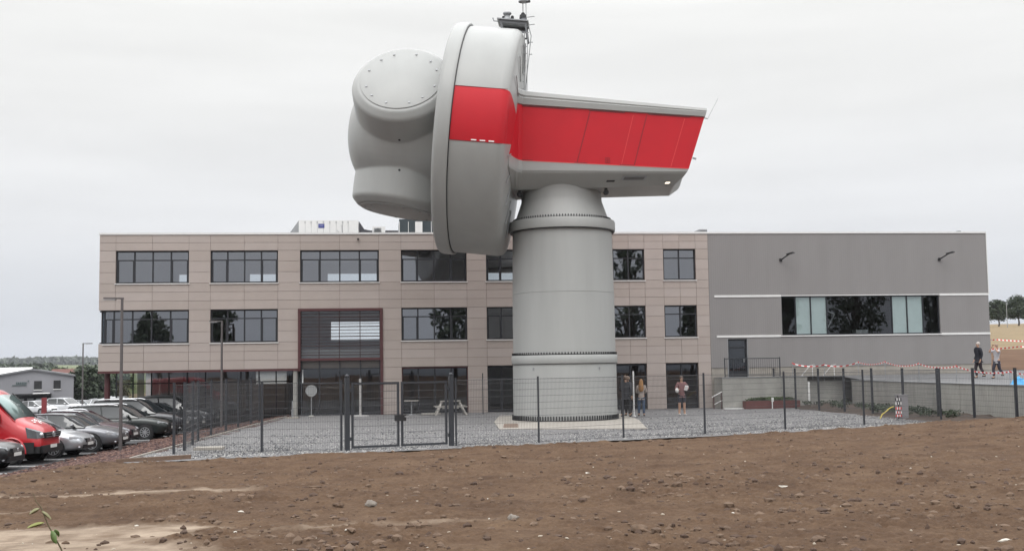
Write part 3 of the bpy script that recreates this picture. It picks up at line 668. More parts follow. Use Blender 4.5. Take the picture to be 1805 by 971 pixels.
for i in (1, 2, 4, 5): q.box(cuts[i] + .035, cuts[i + 1] - .035, .150, .158, 3.86, 5.84)
q.build('roller_blind', M['blind'], wn)
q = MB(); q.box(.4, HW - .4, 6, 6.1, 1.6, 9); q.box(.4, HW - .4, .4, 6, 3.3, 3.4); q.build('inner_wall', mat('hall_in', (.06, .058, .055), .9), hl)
q = MB(); q.bar((cuts[3] + .3, 2.0, 3.4), (cuts[3] + 1.2, 2.0, 5.0), .06); q.bar((cuts[3] + 1.2, 2, 5.0), (cuts[3] + .2, 2, 5.4), .06); q.box(cuts[3] + 2.2, cuts[3] + 2.9, 1.5, 2, 3.4, 4.1); q.build('machine_arm', M['galv'], hl)
dr = MB(); dr.box(d0, d1, .12, .2, 1.62, 1.68); dr.box(d0, d0 + .08, .12, .2, 1.68, 3.62); dr.box(d1 - .08, d1, .12, .2, 1.68, 3.62); dr.box(d0, d1, .12, .2, 3.55, 3.64); dr.box(d0 + .08, d1 - .08, .12, .2, 3.14, 3.22); dr.box(d0 + .08, d1 - .08, .13, .19, 1.68, 1.95)
dd = dr.build('door', M['frame'], hl); q = MB(); q.box(d0 + .08, d1 - .08, .155, .165, 1.95, 3.55); q.build('pane', M['glass_low'], dd)
q = MB(); q.box(d1 - .2, d1 - .16, .06, .12, 2.4, 2.62); q.build('handle', M['metal'], dd)
q = MB(); q.box(d0 - .05, d0 - .0, .01, .2, 1.6, 3.66); q.box(d1, d1 + .05, .01, .2, 1.6, 3.66); q.box(d0 - .05, d1 + .05, .01, .2, 3.64, 3.69); q.build('door_reveal', M['galv'], hl)
for u in (35.42, 44.38):
    q = MB(); x = u - UEND; q.box(x - .07, x + .07, -.06, -.001, 7.76, 7.92); q.bar((x, -.05, 7.84), (x + .28, -.65, 8.12), .05, .05); q.bar((x + .2, -.5, 8.1), (x + .42, -.85, 8.16), .2, .06); q.build('wall_lamp', M['black_plastic'], hl)
q = MB(); q.tube([(44.2 + 1.9 - UEND, 1, 9.2), (46.1 - UEND, 1, 9.5)], .14, 12); q.build('vent_pipe', M['dark'], hl)

# ==================================================================== TERRACE, RETAINING WALLS
ty = np.linspace(36, 66, 31); tx = np.linspace(0, 1, 26); TX, TY = np.meshgrid(tx, ty); xw = 17.42 + np.clip(58 - TY, -1, 30) * .05; TX = xw + TX * (42 - xw)
tz = np.interp(TY, [36, 55, 61.5, 66], [1.33, 1.36, 1.62, 1.7])
tag(grid_mesh('terrace', TX, TY, tz, M['terrace']), kind='structure')
q = MB(); q.add([floc(31.6, -1.3, 1.6), floc(38.4, -1.3, 1.6), floc(38.4, .02, 1.62), floc(31.6, .02, 1.62)], [(0, 1, 2, 3)]); tag(q.build('terrace_landing', M['terrace']), kind='structure')
wl = empty('retaining_wall', (17.3, 58, 0), R(2.86), 'long concrete retaining wall running towards the camera behind the right hand fence', 'wall')
q = MB(); y = 0.3
for i in range(9):
    q.box(0, .22, y - 2.48, y - .006, -.5, 1.39 + .0); y -= 2.5
q.build('wall_panel', M['concrete'], wl)
q = MB(); q.box(-.03, .25, -22.3, .3, 1.392, 1.43); q.build('coping', M['galv'], wl)
wl = empty('retaining_wall', floc(31.55, -1.5), FB, 'stained concrete retaining wall below the hall door', 'wall')
q = MB()
for i in range(4): q.box(i * 1.05, i * 1.05 + 1.044, 0, .2, -.3, 1.6)
q.box(4.2, 4.55, 0, .2, -.3, 1.6); q.box(.0, .2, .21, 1.5, -.3, 1.6); q.build('wall_panel', M['concrete'], wl)
q = MB(); q.box(-.03, 4.58, -.03, .23, 1.602, 1.64); q.build('coping', M['galv'], wl)
q = MB(); q.box(4.56, 4.66, -.03, .25, -.1, 1.35); q.box(0, 4.6, -.3, -.02, 0, .06); q.build('white_edge', M['white'], wl)
wl = empty('recessed_wall', floc(36.15, -.9), FB, 'grey concrete wall set back between the two retaining walls with stair rails above', 'wall')
q = MB(); q.box(.05, 2.2, 0, .2, -.3, 1.36); q.build('wall_panel', M['concrete'], wl)
q = MB()
for k in range(5): q.box(.3, 1.9, .2 + .18 * k, .2 + .18 * (k + 1), 1.0 , 1.36 + .05 * k)
q.build('step', M['concrete_pale'], wl)
for dx in (-.25, .95):
    hr = empty('stair_handrail', floc(36.3 + dx, -.75, 1.36), FB, ('left' if dx < 0 else 'right') + ' of two pale sloping handrails above the recessed wall', 'handrail', 'sloping handrails by the steps')
    q = MB(); q.tube([(0, 0, .25), (.65, .35, .82), (.95, .5, .85)], .02, 8); q.build('rail', M['lightgrey'], hr)
    q = MB(); q.tube([(.1, .05, 0), (.1, .05, .33)], .02, 8); q.tube([(.8, .42, 0), (.8, .42, .85)], .02, 8); q.build('post', M['white'], hr)
# planter with greenery
pl = empty('planter_box', floc(32.55, -2.1), FB, 'low dark red steel planter with small green plants at the foot of the stained wall', 'planter')
q = MB(); q.box(0, 2.9, 0, .45, .02, .42); q.box(.03, 2.87, .03, .42, .42, .424, 1); q.build('box', [mat('planter', (.13, .045, .04), .7, var=.15), M['bark']], pl)
def leaves(n, cx_, cy_, cz_, rx, ry, rz, s, rs):
    P = rs.normal(size=(n, 3)); P /= np.maximum(np.linalg.norm(P, axis=1, keepdims=True), 1e-6); P *= rs.rand(n, 1) ** .4
    P = P * np.array([rx, ry, rz]) + np.array([cx_, cy_, cz_])
    A = rs.normal(size=(n, 3)); A /= np.linalg.norm(A, axis=1, keepdims=True); B = np.cross(A, rs.normal(size=(n, 3))); B /= np.linalg.norm(B, axis=1, keepdims=True)
    sz = s * (.6 + .8 * rs.rand(n, 1))
    V = np.stack([P - A * sz, P + B * sz * .5, P + A * sz, P - B * sz * .5], 1).reshape(-1, 3)
    return V, np.arange(4 * n).reshape(-1, 4)
rs = np.random.RandomState(11)
V, F_ = leaves(1500, 1.45, .22, .48, 1.4, .2, .12, .05, rs); bulk_mesh('foliage', V, F_, M['leaf2'], pl)
q = MB(); q.box(0, .05, 0, .03, .02, .55); q.box(-.03, .1, -.01, 0, .38, .58); o = q.build('plant_marker', M['white']); o.location = floc(33.9, -2.25); o.rotation_euler = (0, 0, FB); tag(o, 'tiny white marker stake in front of the red planter', 'marker')
# railing by the hall door
def railing(name, pts, z0, h, label, cat, spacing=.11, group=None):
    o = empty(name, (pts[0][0], pts[0][1], z0), 0, label, cat, group); b = Vector(pts[0])
    ps_ = [Vector(p) - b for p in pts]; bars = MB()
    for i in range(len(ps_) - 1):
        a, c = ps_[i], ps_[i + 1]; L = (c - a).length
        bars.bar((a.x, a.y, h), (c.x, c.y, h), .04, .04); bars.bar((a.x, a.y, .08), (c.x, c.y, .08), .03, .03)
        k = int(L / spacing)
        for j in range(1, k): p = a.lerp(c, j / k); bars.bar((p.x, p.y, .08), (p.x, p.y, h), .012)
    bars.build('bars', M['fence'], o)
    for p in ps_: q = MB(); q.bar((p.x, p.y, 0), (p.x, p.y, h + .05), .05); q.build('post', M['fence'], o)
    return o
railing('guard_railing', [floc(31.75, -1.35)[:2], floc(32.2, -1.35)[:2], floc(34.7, -1.35)[:2]], 1.64, .95, 'dark guard railing on top of the stained wall in front of the hall door', 'railing')
hr = empty('stair_handrail', floc(31.0, -1.4, 0), FB, 'low pale stair handrail at the right corner of the beige office', 'handrail')
q = MB(); q.tube([(0, 0, .62), (.75, 0, 1.0)], .025, 8); q.tube([(.1, 0, .25), (.75, 0, .55)], .018, 8); q.build('rail', M['white'], hr)
q = MB(); q.tube([(.1, 0, 0), (.1, 0, .67)], .022, 8); q.tube([(.5, 0, 0), (.5, 0, .88)], .022, 8); q.build('post', M['darkred'], hr)

# soil strip with weeds below the long wall
bx, by = np.meshgrid(np.linspace(0, 1, 24), np.linspace(38, 59.4, 150)); xl = np.interp(by, [43, 59.4], [16.0, 13.9]); bxx = xl + bx * (17.32 + np.clip(58 - by, 0, 30) * .05 - xl)
bz = .0 + np.clip(bx * 1.6, 0, 1) * .24 + fbm(bxx, by, 1.5, 4) * .12 * np.clip(bx * 3, 0, 1)
tag(grid_mesh('planting_strip', bxx, by, bz, mat('darksoil', (.06, .042, .032), .95, var=.3, vscale=4, bump=.6)), kind='structure')
rs = np.random.RandomState(4); Vs = []; Fs = []; o_ = 0
for i in range(70):
    y = rs.uniform(43.5, 58.5); xl_ = np.interp(y, [43, 59.4], [16.4, 14.6]); x = rs.uniform(xl_, 17.2)
    V, F_ = leaves(45, x, y, .3, .22, .22, .10 + .08 * rs.rand(), .05, rs); Vs.append(V); Fs.append(F_ + o_); o_ += len(V)
tag(bulk_mesh('weeds', np.concatenate(Vs), np.concatenate(Fs), M['leaf']), 'low dark green weeds along the foot of the long concrete wall', 'weeds', kind='stuff')

# ==================================================================== FENCES
def fence(name, pts, z0, label, cat, h=2.0, postw=.06, panels=True, group=None, hz=.2, pw=.0055, skip=(), gap=.05):
    o = empty(name, (pts[0][0], pts[0][1], z0), 0, label, cat, group); b = Vector(pts[0]); ps_ = [Vector(p) - b for p in pts]
    for p in ps_:
        q = MB(); q.bar((p.x, p.y, -.1), (p.x, p.y, h + .04), postw, postw); q.bar((p.x, p.y, h + .04), (p.x, p.y, h + .055), postw * 1.2); q.build('post', M['fence'], o)
    for i in range(len(ps_) - 1):
        if i in skip: continue
        a, c = ps_[i], ps_[i + 1]; L = (c - a).length; q = MB(); k = int(L / gap); zz = .06
        while zz < h - .02: q.bar((a.x, a.y, zz), (c.x, c.y, zz), .014, .008); zz += hz
        q.bar((a.x, a.y, h - .02), (c.x, c.y, h - .02), .012)
        for j in range(1, k): p = a.lerp(c, j / k); q.bar((p.x, p.y, .04), (p.x, p.y, h), pw)
        q.build('mesh_panel', M['wire'], o)
    return o
fence('mesh_fence', [(-9.71, 32.6), (-7.3, 33.05), (-5.0, 33.05)], 0, 'dark mesh fence from the car park corner to the left gate post', 'fence')
fence('mesh_fence', [(-9.78, 33.9), (-10.3, 36.6), (-10.68, 38.6), (-10.93, 41.2), (-11.25, 44.6), (-11.45, 47.4), (-11.75, 51.0), (-12.1, 54.2)], 0, 'dark mesh fence running back along the bark strip beside the parked cars', 'fence', postw=.075, pw=.003, gap=.10)
fence('mesh_fence', [(-1.75, 34.36), (.75, 35.15), (3.52, 36.9), (6.4, 38.4), (9.55, 40.3), (12.95, 42.3), (16.4, 43.9)], 0, 'dark mesh fence in front of the turbine tower from the gate to the right', 'fence', postw=.055)
fence('mesh_fence', [(13.7, 60.0), (14.2, 57.5), (14.7, 55), (15.2, 52.5), (15.7, 50), (16.2, 47.5), (16.72, 45), (17.12, 42.5), (17.6, 40), (18.1, 37.5)], 0, 'dark mesh fence with stout posts running along the long concrete wall', 'fence', postw=.085, pw=.003, gap=.10)
# gate
gt = empty('double_gate', (-4.84, 33.1, 0), math.atan2(1.24, 2.95), 'dark double leaf gate of welded mesh closing the gravel yard', 'gate')
GL = math.hypot(1.24, 2.95)
for x in (0, GL): q = MB(); q.box(x - .065, x + .065, -.065, .065, -.1, 2.12); q.ball((x, 0, 2.15), .07, 8, 6); q.build('gate_post', M['fence'], gt)
for a, b_ in ((.13, GL / 2 - .03), (GL / 2 + .03, GL - .13)):
    q = MB(); q.box(a, a + .06, -.03, .03, .08, 1.97); q.box(b_ - .06, b_, -.03, .03, .08, 1.97); q.box(a + .06, b_ - .06, -.028, .028, .08, .14); q.box(a + .06, b_ - .06, -.028, .028, 1.91, 1.97)
    lf = q.build('gate_leaf', M['fence'], gt)
    q = MB(); z = .3
    while z < 1.9: q.bar((a + .06, 0, z), (b_ - .06, 0, z), .01); z += .2
    k = int((b_ - a) / .05)
    for j in range(1, k): x = a + .04 + (b_ - a - .08) * j / k; q.bar((x, 0, .14), (x, 0, 1.91), .0055)
    q.build('mesh_panel', M['wire'], lf)
q = MB(); q.box(GL / 2 - .16, GL / 2 + .17, -.06, .06, .82, 1.0); lk = q.build('lock_box', M['black_plastic'], gt)
q = MB(); q.box(GL / 2 + .12, GL / 2 + .24, -.09, -.06, .93, .96); q.build('handle', M['metal'], lk)
for x in (0, GL):
    for z in (.35, 1.75): q = MB(); q.box(x - .1 if x else x + .05, x - .05 if x else x + .14, -.04, .04, z - .05, z + .05); q.build('hinge', M['fence'], gt)

# barrier tape on stakes
def tape(name, pts, sag, w_, label, cat='barrier tape', group='red and white barrier tapes'):
    b = Vector(pts[0]); o = empty(name, b, 0, label, cat, group); q = MB(); s_ = 0; rr = random.Random(len(pts))
    for i in range(len(pts) - 1):
        a, c = Vector(pts[i]) - b, Vector(pts[i + 1]) - b; L = (c - a).length; k = max(4, int(L / .16)); pr = None
        for j in range(k + 1):
            tt = j / k; p = a.lerp(c, tt); p.z -= sag * 4 * tt * (1 - tt) * (1 + .2 * (i % 2)); tw = .4 * math.sin(tt * 5 + i)
            e = Vector((0, math.sin(tw) * w_, math.cos(tw) * w_))
            if pr: q.quad(pr[0] - pr[1], p - e, p + e, pr[0] + pr[1], s_ % 2); s_ += 1
            pr = (p, e)
    q.build('tape_strip', [M['tape_r'], M['tape_w']], o)
    return o
def stake(x, y, z0, h, label, m='galv', lean=0, group='thin stakes carrying the barrier tape'):
    q = MB(); q.tube([(0, 0, 0), (lean, 0, h)], .016, 6); q.ball((lean, 0, h), .03, 6, 4, 1); o = q.build('tape_stake', [M[m], M['tape_r']]); o.location = (x, y, z0); return tag(o, label, 'stake', group)
S1 = [floc(35.4, -1.3, 1.62), floc(37.2, -1.1, 1.45), (17.75, 58.6, 1.36), (17.95, 55.0, 1.36), (18.15, 51.0, 1.36), (18.35, 47.2, 1.35), (18.6, 42.7, 1.34), (18.9, 38.5, 1.34)]
HS = [.68, .75, .95, .95, .85, .75, .55, .55]
nm_ = ['leftmost stake, beside the guard railing', 'stake above the sloping handrails', 'tall stake at the far end of the long wall', 'stake with tape a little nearer than the far end of the long wall', 'stake midway along the long wall', 'stake left of the two walking people', 'stake at the feet of the two walking people', 'stake beside the blue tarpaulin']
for p, h, l in zip(S1, HS, nm_): stake(p[0], p[1], p[2] - .03, h + .05, l)
tape('barrier_tape', [(p[0], p[1], p[2] + h) for p, h in zip(S1, HS)], .12, .028, 'red and white barrier tape sagging along the top of the long concrete wall')
for k, (yy_, hh, lb) in enumerate(((86, 3.55, 'upper of two red and white tapes strung over the bare hillside'), (82, 3.2, 'lower of two red and white tapes strung over the bare hillside'))):
    pts = [(31.0 + i * 6, yy_ + i * 1.0, hh + .25 - k * .25 + .05 * i) for i in range(5)]
    tp = tape('barrier_tape', pts, .15, .05, lb)
    for i, p in enumerate(pts):
        if i % 2 == 0: q = MB(); b = Vector(pts[0]); q.tube([Vector(p) - b + Vector((0, 0, -1.6)), Vector(p) - b], .02, 6); q.build('stake', M['galv'], tp)
# blue tarpaulin heap
q = MB(); rings = []
tpx, tpy = np.meshgrid(np.linspace(-1, 1, 40), np.linspace(-1, 1, 30)); rr_ = np.clip(1 - (np.abs(tpx) ** 3 + np.abs(tpy) ** 3), 0, 1) ** .5
o = grid_mesh('tarpaulin', tpx * 1.05, tpy * .9, rr_ * (.20 + .8 * fbm(tpx + 4, tpy, 3.2, 5, .6)) + .012, M['blue'], smooth=True); o.location = (19.55, 42.4, 1.34); tag(o, 'crumpled bright blue tarpaulin heap on the terrace at the right edge', 'tarpaulin')

# striped utility cabinet with yellow hose
ub = empty('utility_cabinet', (15.55, 46.2, .03), .1, 'grey utility cabinet behind red and white striped barrier boards by the right fence', 'cabinet')
q = MB(); q.box(0, .42, 0, .3, 0, .92); q.box(-.02, .44, -.02, .32, .92, .96); q.build('casing', mat('cab', (.27, .26, .27), .6), ub)
for k, z in enumerate((.78, .62, .42, .26, .12)):
    q = MB(); n_ = 5
    for j in range(n_): q.box(-.14 + j * .05, -.092 + j * .05, -.06, -.035, z - .05, z + .05, (j + k) % 2)
    q.build('striped_board', [M['tape_r'] if k > 1 else M['dark'], M['tape_w']], ub)
q = MB(); q.box(-.02, 0, -.035, 0, .0, .95); q.build('board_post', M['dark'], ub)
q = MB(); q.tube([(-.7, 0, .02), (-.6, .05, .18), (-.45, 0, .3), (-.3, .05, .42), (-.12, .02, .5)], .022, 8); o = q.build('hose', mat('hose', (.62, .50, .10), .5)); o.location = (15.5, 46.2, .03); tag(o, 'yellow hose curving up out of the gravel to the striped cabinet', 'hose')

# ---- yard furniture
def place(o, x, y, z=.02, rz=0): o.location = (x, y, z); o.rotation_euler = (0, 0, rz); return o
sg = empty('round_sign', (-10.15, 57.2, .02), 0, 'plain grey back of a round sign on a thin post near the entrance', 'sign')
q = MB(); q.tube([(0, 0, 0), (0, 0, 1.35)], .022, 8); q.build('post', M['galv'], sg)
q = MB(); q.lathe([(.29, -.008), (.29, .008)], 32, axis=((0, -.02, 1.28), (0, 1, 0))); q.build('disc', mat('signback', (.30, .31, .31), .5, var=.06), sg)
q = MB(); q.lathe([(.16, 0), (.12, .05), (.03, .06)], 16); q.build('foot', M['concrete'], sg)
cp = empty('bollard', (-10.75, 55.4, .02), 0, 'short grey post on a flat concrete foot left of the round sign', 'bollard')
q = MB(); q.box(-.3, .3, -.2, .2, 0, .06); q.build('foot', M['concrete_pale'], cp)
q = MB(); q.tube([(0, 0, .06), (0, 0, .35)], .05, 10); q.tube([(0, 0, .35), (0, 0, .42)], .08, 10); q.tube([(0, 0, .42), (0, 0, .85)], .03, 8); q.build('post', M['galv'], cp)
wp = empty('white_post', (-7.62, 56.6, .02), 0, 'square white post on a round white foot behind the left gate leaf', 'post')
q = MB(); q.box(-.055, .055, -.055, .055, .05, 1.85); q.build('shaft', M['lightgrey'], wp); q = MB(); q.lathe([(.42, 0), (.40, .05), (.1, .07)], 24); q.build('foot', M['lightgrey'], wp)
tb_ = empty('pedestal_table', (-5.15, 57.4, .02), 0, 'small grey pedestal table before the dark ground floor window', 'table')
q = MB(); q.box(-.36, .36, -.3, .3, .68, .72); q.build('tabletop', M['bench'], tb_); q = MB(); q.tube([(0, 0, 0), (0, 0, .68)], .04, 10); q.lathe([(.22, 0), (.2, .03)], 16); q.build('pedestal', M['galv'], tb_)
bn = empty('picnic_bench', (-3.15, 56.6, .02), .12, 'pale wooden picnic bench with sloping legs beside the right gate post', 'picnic bench')
q = MB(); 
for k in range(3): q.box(-.5, .5, -.3 + k * .21, -.11 + k * .21, .66, .70)
q.build('tabletop', M['bench'], bn)
for s_ in (-1, 1):
    q = MB(); q.box(-.55 * 1 - .0 if 0 else -.8, .8, s_ * .72 - .12, s_ * .72 + .12, .40, .44); q.build('seat', M['bench'], bn)
for x in (-.42, .42):
    for s_ in (-1, 1): q = MB(); q.bar((x + .1 * (1 if x > 0 else -1) * 0, s_ * .2, .66), (x + (.32 if x > 0 else -.32), s_ * .62, 0), .09, .06); q.build('leg', M['bench'], bn)
q = MB(); q.box(-.42, .42, -.015, .015, .3, .36); q.build('brace', M['bench'], bn)
q = MB(); q.box(0, .95, 0, .22, .0, .09); o = q.build('wooden_beam', M['bench']); place(o, -4.6, 56.8, .03, .1); tag(o, 'pale beam lying on the gravel left of the picnic bench', 'beam')
q = MB(); q.bar((0, 0, 0), (0, 0, 2.05), .05); o = q.build('thin_post', M['fence']); place(o, -1.55, 57.2, 0); tag(o, 'lone thin dark post standing before the beige wall left of the tower', 'post')
# lamp-less white pole beside the visitors
q = MB(); q.tube([(0, 0, 0), (0, 0, 2.05)], .04, 10); q.tube([(0, 0, 0), (0, 0, .06)], .09, 12); o = q.build('white_pole', M['white']); place(o, 5.42, 51.6, .02); tag(o, 'slim white pole between the dark dressed visitor and the fair haired one', 'pole')

# street lamps
def street_lamp(x, y, z0, h, arm, label, th=.055, sx=-1):
    o = empty('street_lamp', (x, y, z0), 0, label, 'street lamp', 'street lamps of the car park')
    q = MB(); q.tube([(0, 0, 0), (0, 0, 1.1), (0, 0, h)], [th * 1.25, th * 1.15, th * .9], 12); q.build('pole', M['lamp'], o)
    q = MB(); q.bar((sx * -.05, 0, h), (sx * arm, 0, h + .02), .10, .06); hd = q.build('arm', M['lamp'], o)
    q = MB(); q.box(min(sx * arm * .35, sx * arm), max(sx * arm * .35, sx * arm), -.11, .11, h - .06, h - .032); q.build('lamp_head', M['lamp2'], o)
    return o
M['lamp'] = mat('lamp', (.115, .105, .105), .5, metal=.2); M['lamp2'] = mat('lamp2', (.33, .33, .34), .5)
street_lamp(-14.4, 41.8, -.6, 5.68, .68, 'tall near street lamp in front of the left end of the beige office')
street_lamp(-14.25, 55.6, -.6, 5.38, .60, 'second street lamp in front of the beige office left of the entrance')
street_lamp(-42.0, 111, -1.9, 7.1, .9, 'distant street lamp left of the office against the hills', th=.07, sx=1)

# ==================================================================== WIND TURBINE
TW = Vector((2.24, 49.85, 0))
PSI, TAU = .064, .109
p_ = Vector((math.cos(PSI), -math.sin(PSI), 0)); q_v = Vector((-math.sin(PSI), -math.cos(PSI), 0)); up = Vector((0, 0, 1))
ax = -p_ * math.cos(TAU) + up * math.sin(TAU); vv = up * math.cos(TAU) + p_ * math.sin(TAU)
c0 = TW - p_ * 4.312 + up * 12.47
RR = 5.13
wt = empty('wind_turbine', TW, 0, 'grey and red wind turbine nacelle without blades on a short stout tower', 'wind turbine')
def L(v): return Vector(v) - TW            # world -> turbine local
# tower
q = MB(); q.lathe([(2.27, .05), (2.26, 2.44)], 96); ts = q.build('tower_base', M['paint_tower'], wt)
q = MB(); q.lathe([(2.30, 2.46), (2.315, 2.48), (2.315, 2.80), (2.30, 2.82)], 96); q.build('flange_ring', M['paint_tower'], wt)
q = MB(); q.lathe([(2.24, 2.82), (2.232, 5.48)], 96); q.lathe([(2.228, 5.49), (2.185, 8.22)], 96); q.build('tower_shaft', M['paint_tower'], wt)
q = MB(); q.lathe([(2.24, 8.19), (2.33, 8.22), (2.34, 8.28), (2.34, 8.58), (2.31, 8.65), (2.1, 8.655)], 96); q.build('flange_ring', M['paint_tower'], wt)
q = MB(); q.lathe([(2.12, 8.65), (2.00, 8.90), (1.82, 9.42), (1.79, 9.50), (1.775, 9.60), (1.75, 10.3)], 96); q.build('tower_head', M['paint_tower'], wt)
def bolt_ring(r_, z0, z1, n, name='bolt_ring'):
    q = MB(); q.lathe([(r_ - .035, z0), (r_ - .035, z0 + (z1 - z0) * .35)], 96)
    for k in range(n):
        a = 2 * math.pi * k / n; c, s_ = math.cos(a), math.sin(a); x, y = r_ * c, r_ * s_
        q.tube([(x, y, z0), (x, y, z1)], .026, 6, smooth=False)
    return q.build(name, M['dark'], wt)
bolt_ring(2.30, .05, .26, 120); bolt_ring(2.275, 2.82, 2.93, 110); bolt_ring(2.14, 8.655, 8.77, 110)
q = MB(); q.lathe([(2.31, .05), (2.31, .085), (2.2, .09)], 96); q.lathe([(2.30, 2.435), (2.30, 2.462), (2.2, 2.463)], 96); q.lathe([(2.30, 8.17), (2.30, 8.21), (2.1, 8.212)], 96); q.build('base_flange', M['dark'], wt)
for a in (-128, -52):
    q = MB(); c, s_ = math.cos(R(a)), math.sin(R(a)); q.box(2.27 * c - .03, 2.27 * c + .03, 2.27 * s_ - .03, 2.27 * s_ + .03, 2.2, 2.3); q.build('lug', M['galv'], wt)
# nacelle housing: six edge lines, each from the drum (s0) to the tail (s1)
EDG = [(0.0, -2.2, 9.93, 4.75, 9.93), (1.55, -2.2, 9.95, 4.85, 9.96), (2.30, -2.2, 10.55, 5.30, 10.34), (2.36, -2.2, 10.66, 5.36, 10.42), (2.37, -2.2, 11.10, 5.42, 10.53), (2.37, -2.2, 13.50, 6.13, 12.70)]
def nl(s_, w_, z): return L(TW + p_ * s_ + q_v * w_ + up * z)
def prof(t_, k): w_, sa, za, sb_, zb = EDG[k]; return (w_ * (1 - .035 * t_), sa + (sb_ - sa) * t_, za + (zb - za) * t_)
q = MB(); rings = []; TT = [-.12, .02, .045, .06, .08] + list(np.linspace(.12, 1, 13))
def flare(t_): return float(np.interp(t_, [.02, .045, .06, .08], [1.35, .55, .18, 0]))
for t_ in TT:
    r_ = [prof(t_, k) for k in range(6)]; r_ = [(w_ + (flare(t_) if k >= 2 else 0), s_, z) for k, (w_, s_, z) in enumerate(r_)]
    ring = [nl(s_, w_, z) for w_, s_, z in r_] + [nl(s_, -w_, z) for w_, s_, z in reversed(r_[1:])]
    rings.append(ring)
n_ = 11
q.loft(rings, smooth=False, mif=lambda i, k: 1 if k in (4, 6) else 0)
hs = q.build('nacelle_housing', [M['paint'], M['red']], wt, fix=True)
for e in hs.data.polygons: pass
# roof with its lip
RO = [(2.37, -2.2, 13.502, 6.14, 12.702), (2.44, -2.2, 13.53, 6.16, 12.73), (2.46, -2.15, 13.80, 6.22, 12.90), (2.40, -2.15, 13.86, 6.22, 12.93), (2.42, -2.1, 13.93, 6.24, 12.97), (2.36, -2.1, 14.12, 6.24, 13.08), (2.15, -2.1, 14.19, 6.2, 13.13), (0, -2.1, 14.30, 6.1, 13.22)]
rings = []
for t_ in TT:
    r_ = [(w_ * (1 - .035 * t_) + (flare(t_) * .9 if w_ > .1 else 0), sa + (sb_ - sa) * t_, za + (zb - za) * t_) for w_, sa, za, sb_, zb in RO]
    rings.append([nl(s_, w_, z) for w_, s_, z in r_] + [nl(s_, -w_, z) for w_, s_, z in reversed(r_[:-1])])
q = MB(); q.loft(rings, smooth=False); q.build('nacelle_roof', M['paint'], wt, fix=True)
# seams and lips on the red side, following the side plane
def side(t_, f, o=.004):           # t along, f from red bottom (0) to red top (1)
    a, b = prof(t_, 4), prof(t_, 5); return nl(a[1] + (b[1] - a[1]) * f, a[0] + (b[0] - a[0]) * f + o, a[2] + (b[2] - a[2]) * f)
q = MB()
for ta, tb2 in ((.385, .425), (.700, .712)): q.bar(side(ta, .02), side(tb2, .97), .028, .012, up=tuple(q_v))
for ta, tb2 in ((.08, .30), (.42, .60), (.72, .93)): q.bar(side(ta, .985), side(tb2, .985), .05, .014, up=tuple(q_v))
for ta, tb2 in ((.0, .14), (.37, .44), (.62, .7)): q.bar(side(ta, .012), side(tb2, .012), .03, .012, up=tuple(q_v))
q.build('panel_seam', M['redline'], hs)
q = MB()
for ta, tb2 in ((.63, .645), (.90, .905)): q.bar(side(ta, .02), side(tb2, .95), .018, .02, up=tuple(q_v))
q.bar(side(.0, .0), side(.99, .0), .02, .014, up=tuple(q_v)); q.build('panel_lip', M['redlight'], hs)
q = MB(); c_ = side(.55, .08, .006)
for a in (-.09, .0, .09): q.bar(c_ + p_ * a - up * .1, c_ + p_ * a + up * .1, .016, .01, up=tuple(q_v))
for a in (-.1, 0, .1): q.bar(c_ - p_ * .1 + up * a, c_ + p_ * .1 + up * a, .016, .01, up=tuple(q_v))
q.build('hatch_mark', M['redline'], hs)
# underside fittings on the sloping belly
def belly(t_, f, o=.01):           # f from belly edge (0) to side bottom (1)
    a, b = prof(t_, 1), prof(t_, 2); nrm = (q_v * .6 - up * .8).normalized() * o
    return nl(a[1] + (b[1] - a[1]) * f, a[0] + (b[0] - a[0]) * f, a[2] + (b[2] - a[2]) * f) + nrm
def bpatch(t0, t1, f0, f1, o, m, name, th=.02):
    q = MB(); A = [belly(t0, f0, o), belly(t1, f0, o), belly(t1, f1, o), belly(t0, f1, o)]; Bk = [belly(t0, f0, -.0), belly(t1, f0, -.0), belly(t1, f1, 0), belly(t0, f1, 0)]
    q.add(A + Bk, [(0, 1, 2, 3), (0, 4, 5, 1), (1, 5, 6, 2), (2, 6, 7, 3), (3, 7, 4, 0)]); return q.build(name, m, hs)
bpatch(.655, .795, .50, .82, .03, M['galv'], 'vent_frame'); bpatch(.667, .783, .56, .77, .036, mat('vent', (.13, .13, .13), .7), 'vent_grille')
bpatch(.575, .622, .40, .50, .02, M['dark'], 'slot')
# lit lamp under the tail
lm = bpy.data.materials.new('lamp_on'); lm.use_nodes = True; lm.node_tree.nodes['Principled BSDF'].inputs['Emission Color'].default_value = (1, .86, .66, 1); lm.node_tree.nodes['Principled BSDF'].inputs['Emission Strength'].default_value = 2.2
lp = bpatch(.925, .958, .20, .36, .03, M['galv'], 'lamp_base'); bpatch(.929, .954, .22, .34, .035, lm, 'lamp_glass')
# rollers under the housing by the tower head
for s_ in (-1.78, 1.95):
    q = MB(); c = nl(s_, 1.2, 9.78); q.lathe([(.10, -.16), (.12, -.1), (.12, .1), (.10, .16)], 16, axis=(c, q_v)); q.bar(c, c + up * .2, .12); q.build('yaw_motor', M['dark'], wt)
q = MB(); q.bar(nl(6.3, 2.0, 12.7), nl(6.75, 2.0, 13.55), .015); q.bar(nl(6.05, 2.0, 12.75), nl(6.3, 2.0, 12.7), .03); q.build('antenna', M['galv'], wt)
q = MB(); q.bar(nl(5.6, 2.2, 11.0), nl(5.75, 2.2, 10.95), .07); q.build('tail_bracket', M['galv'], wt)

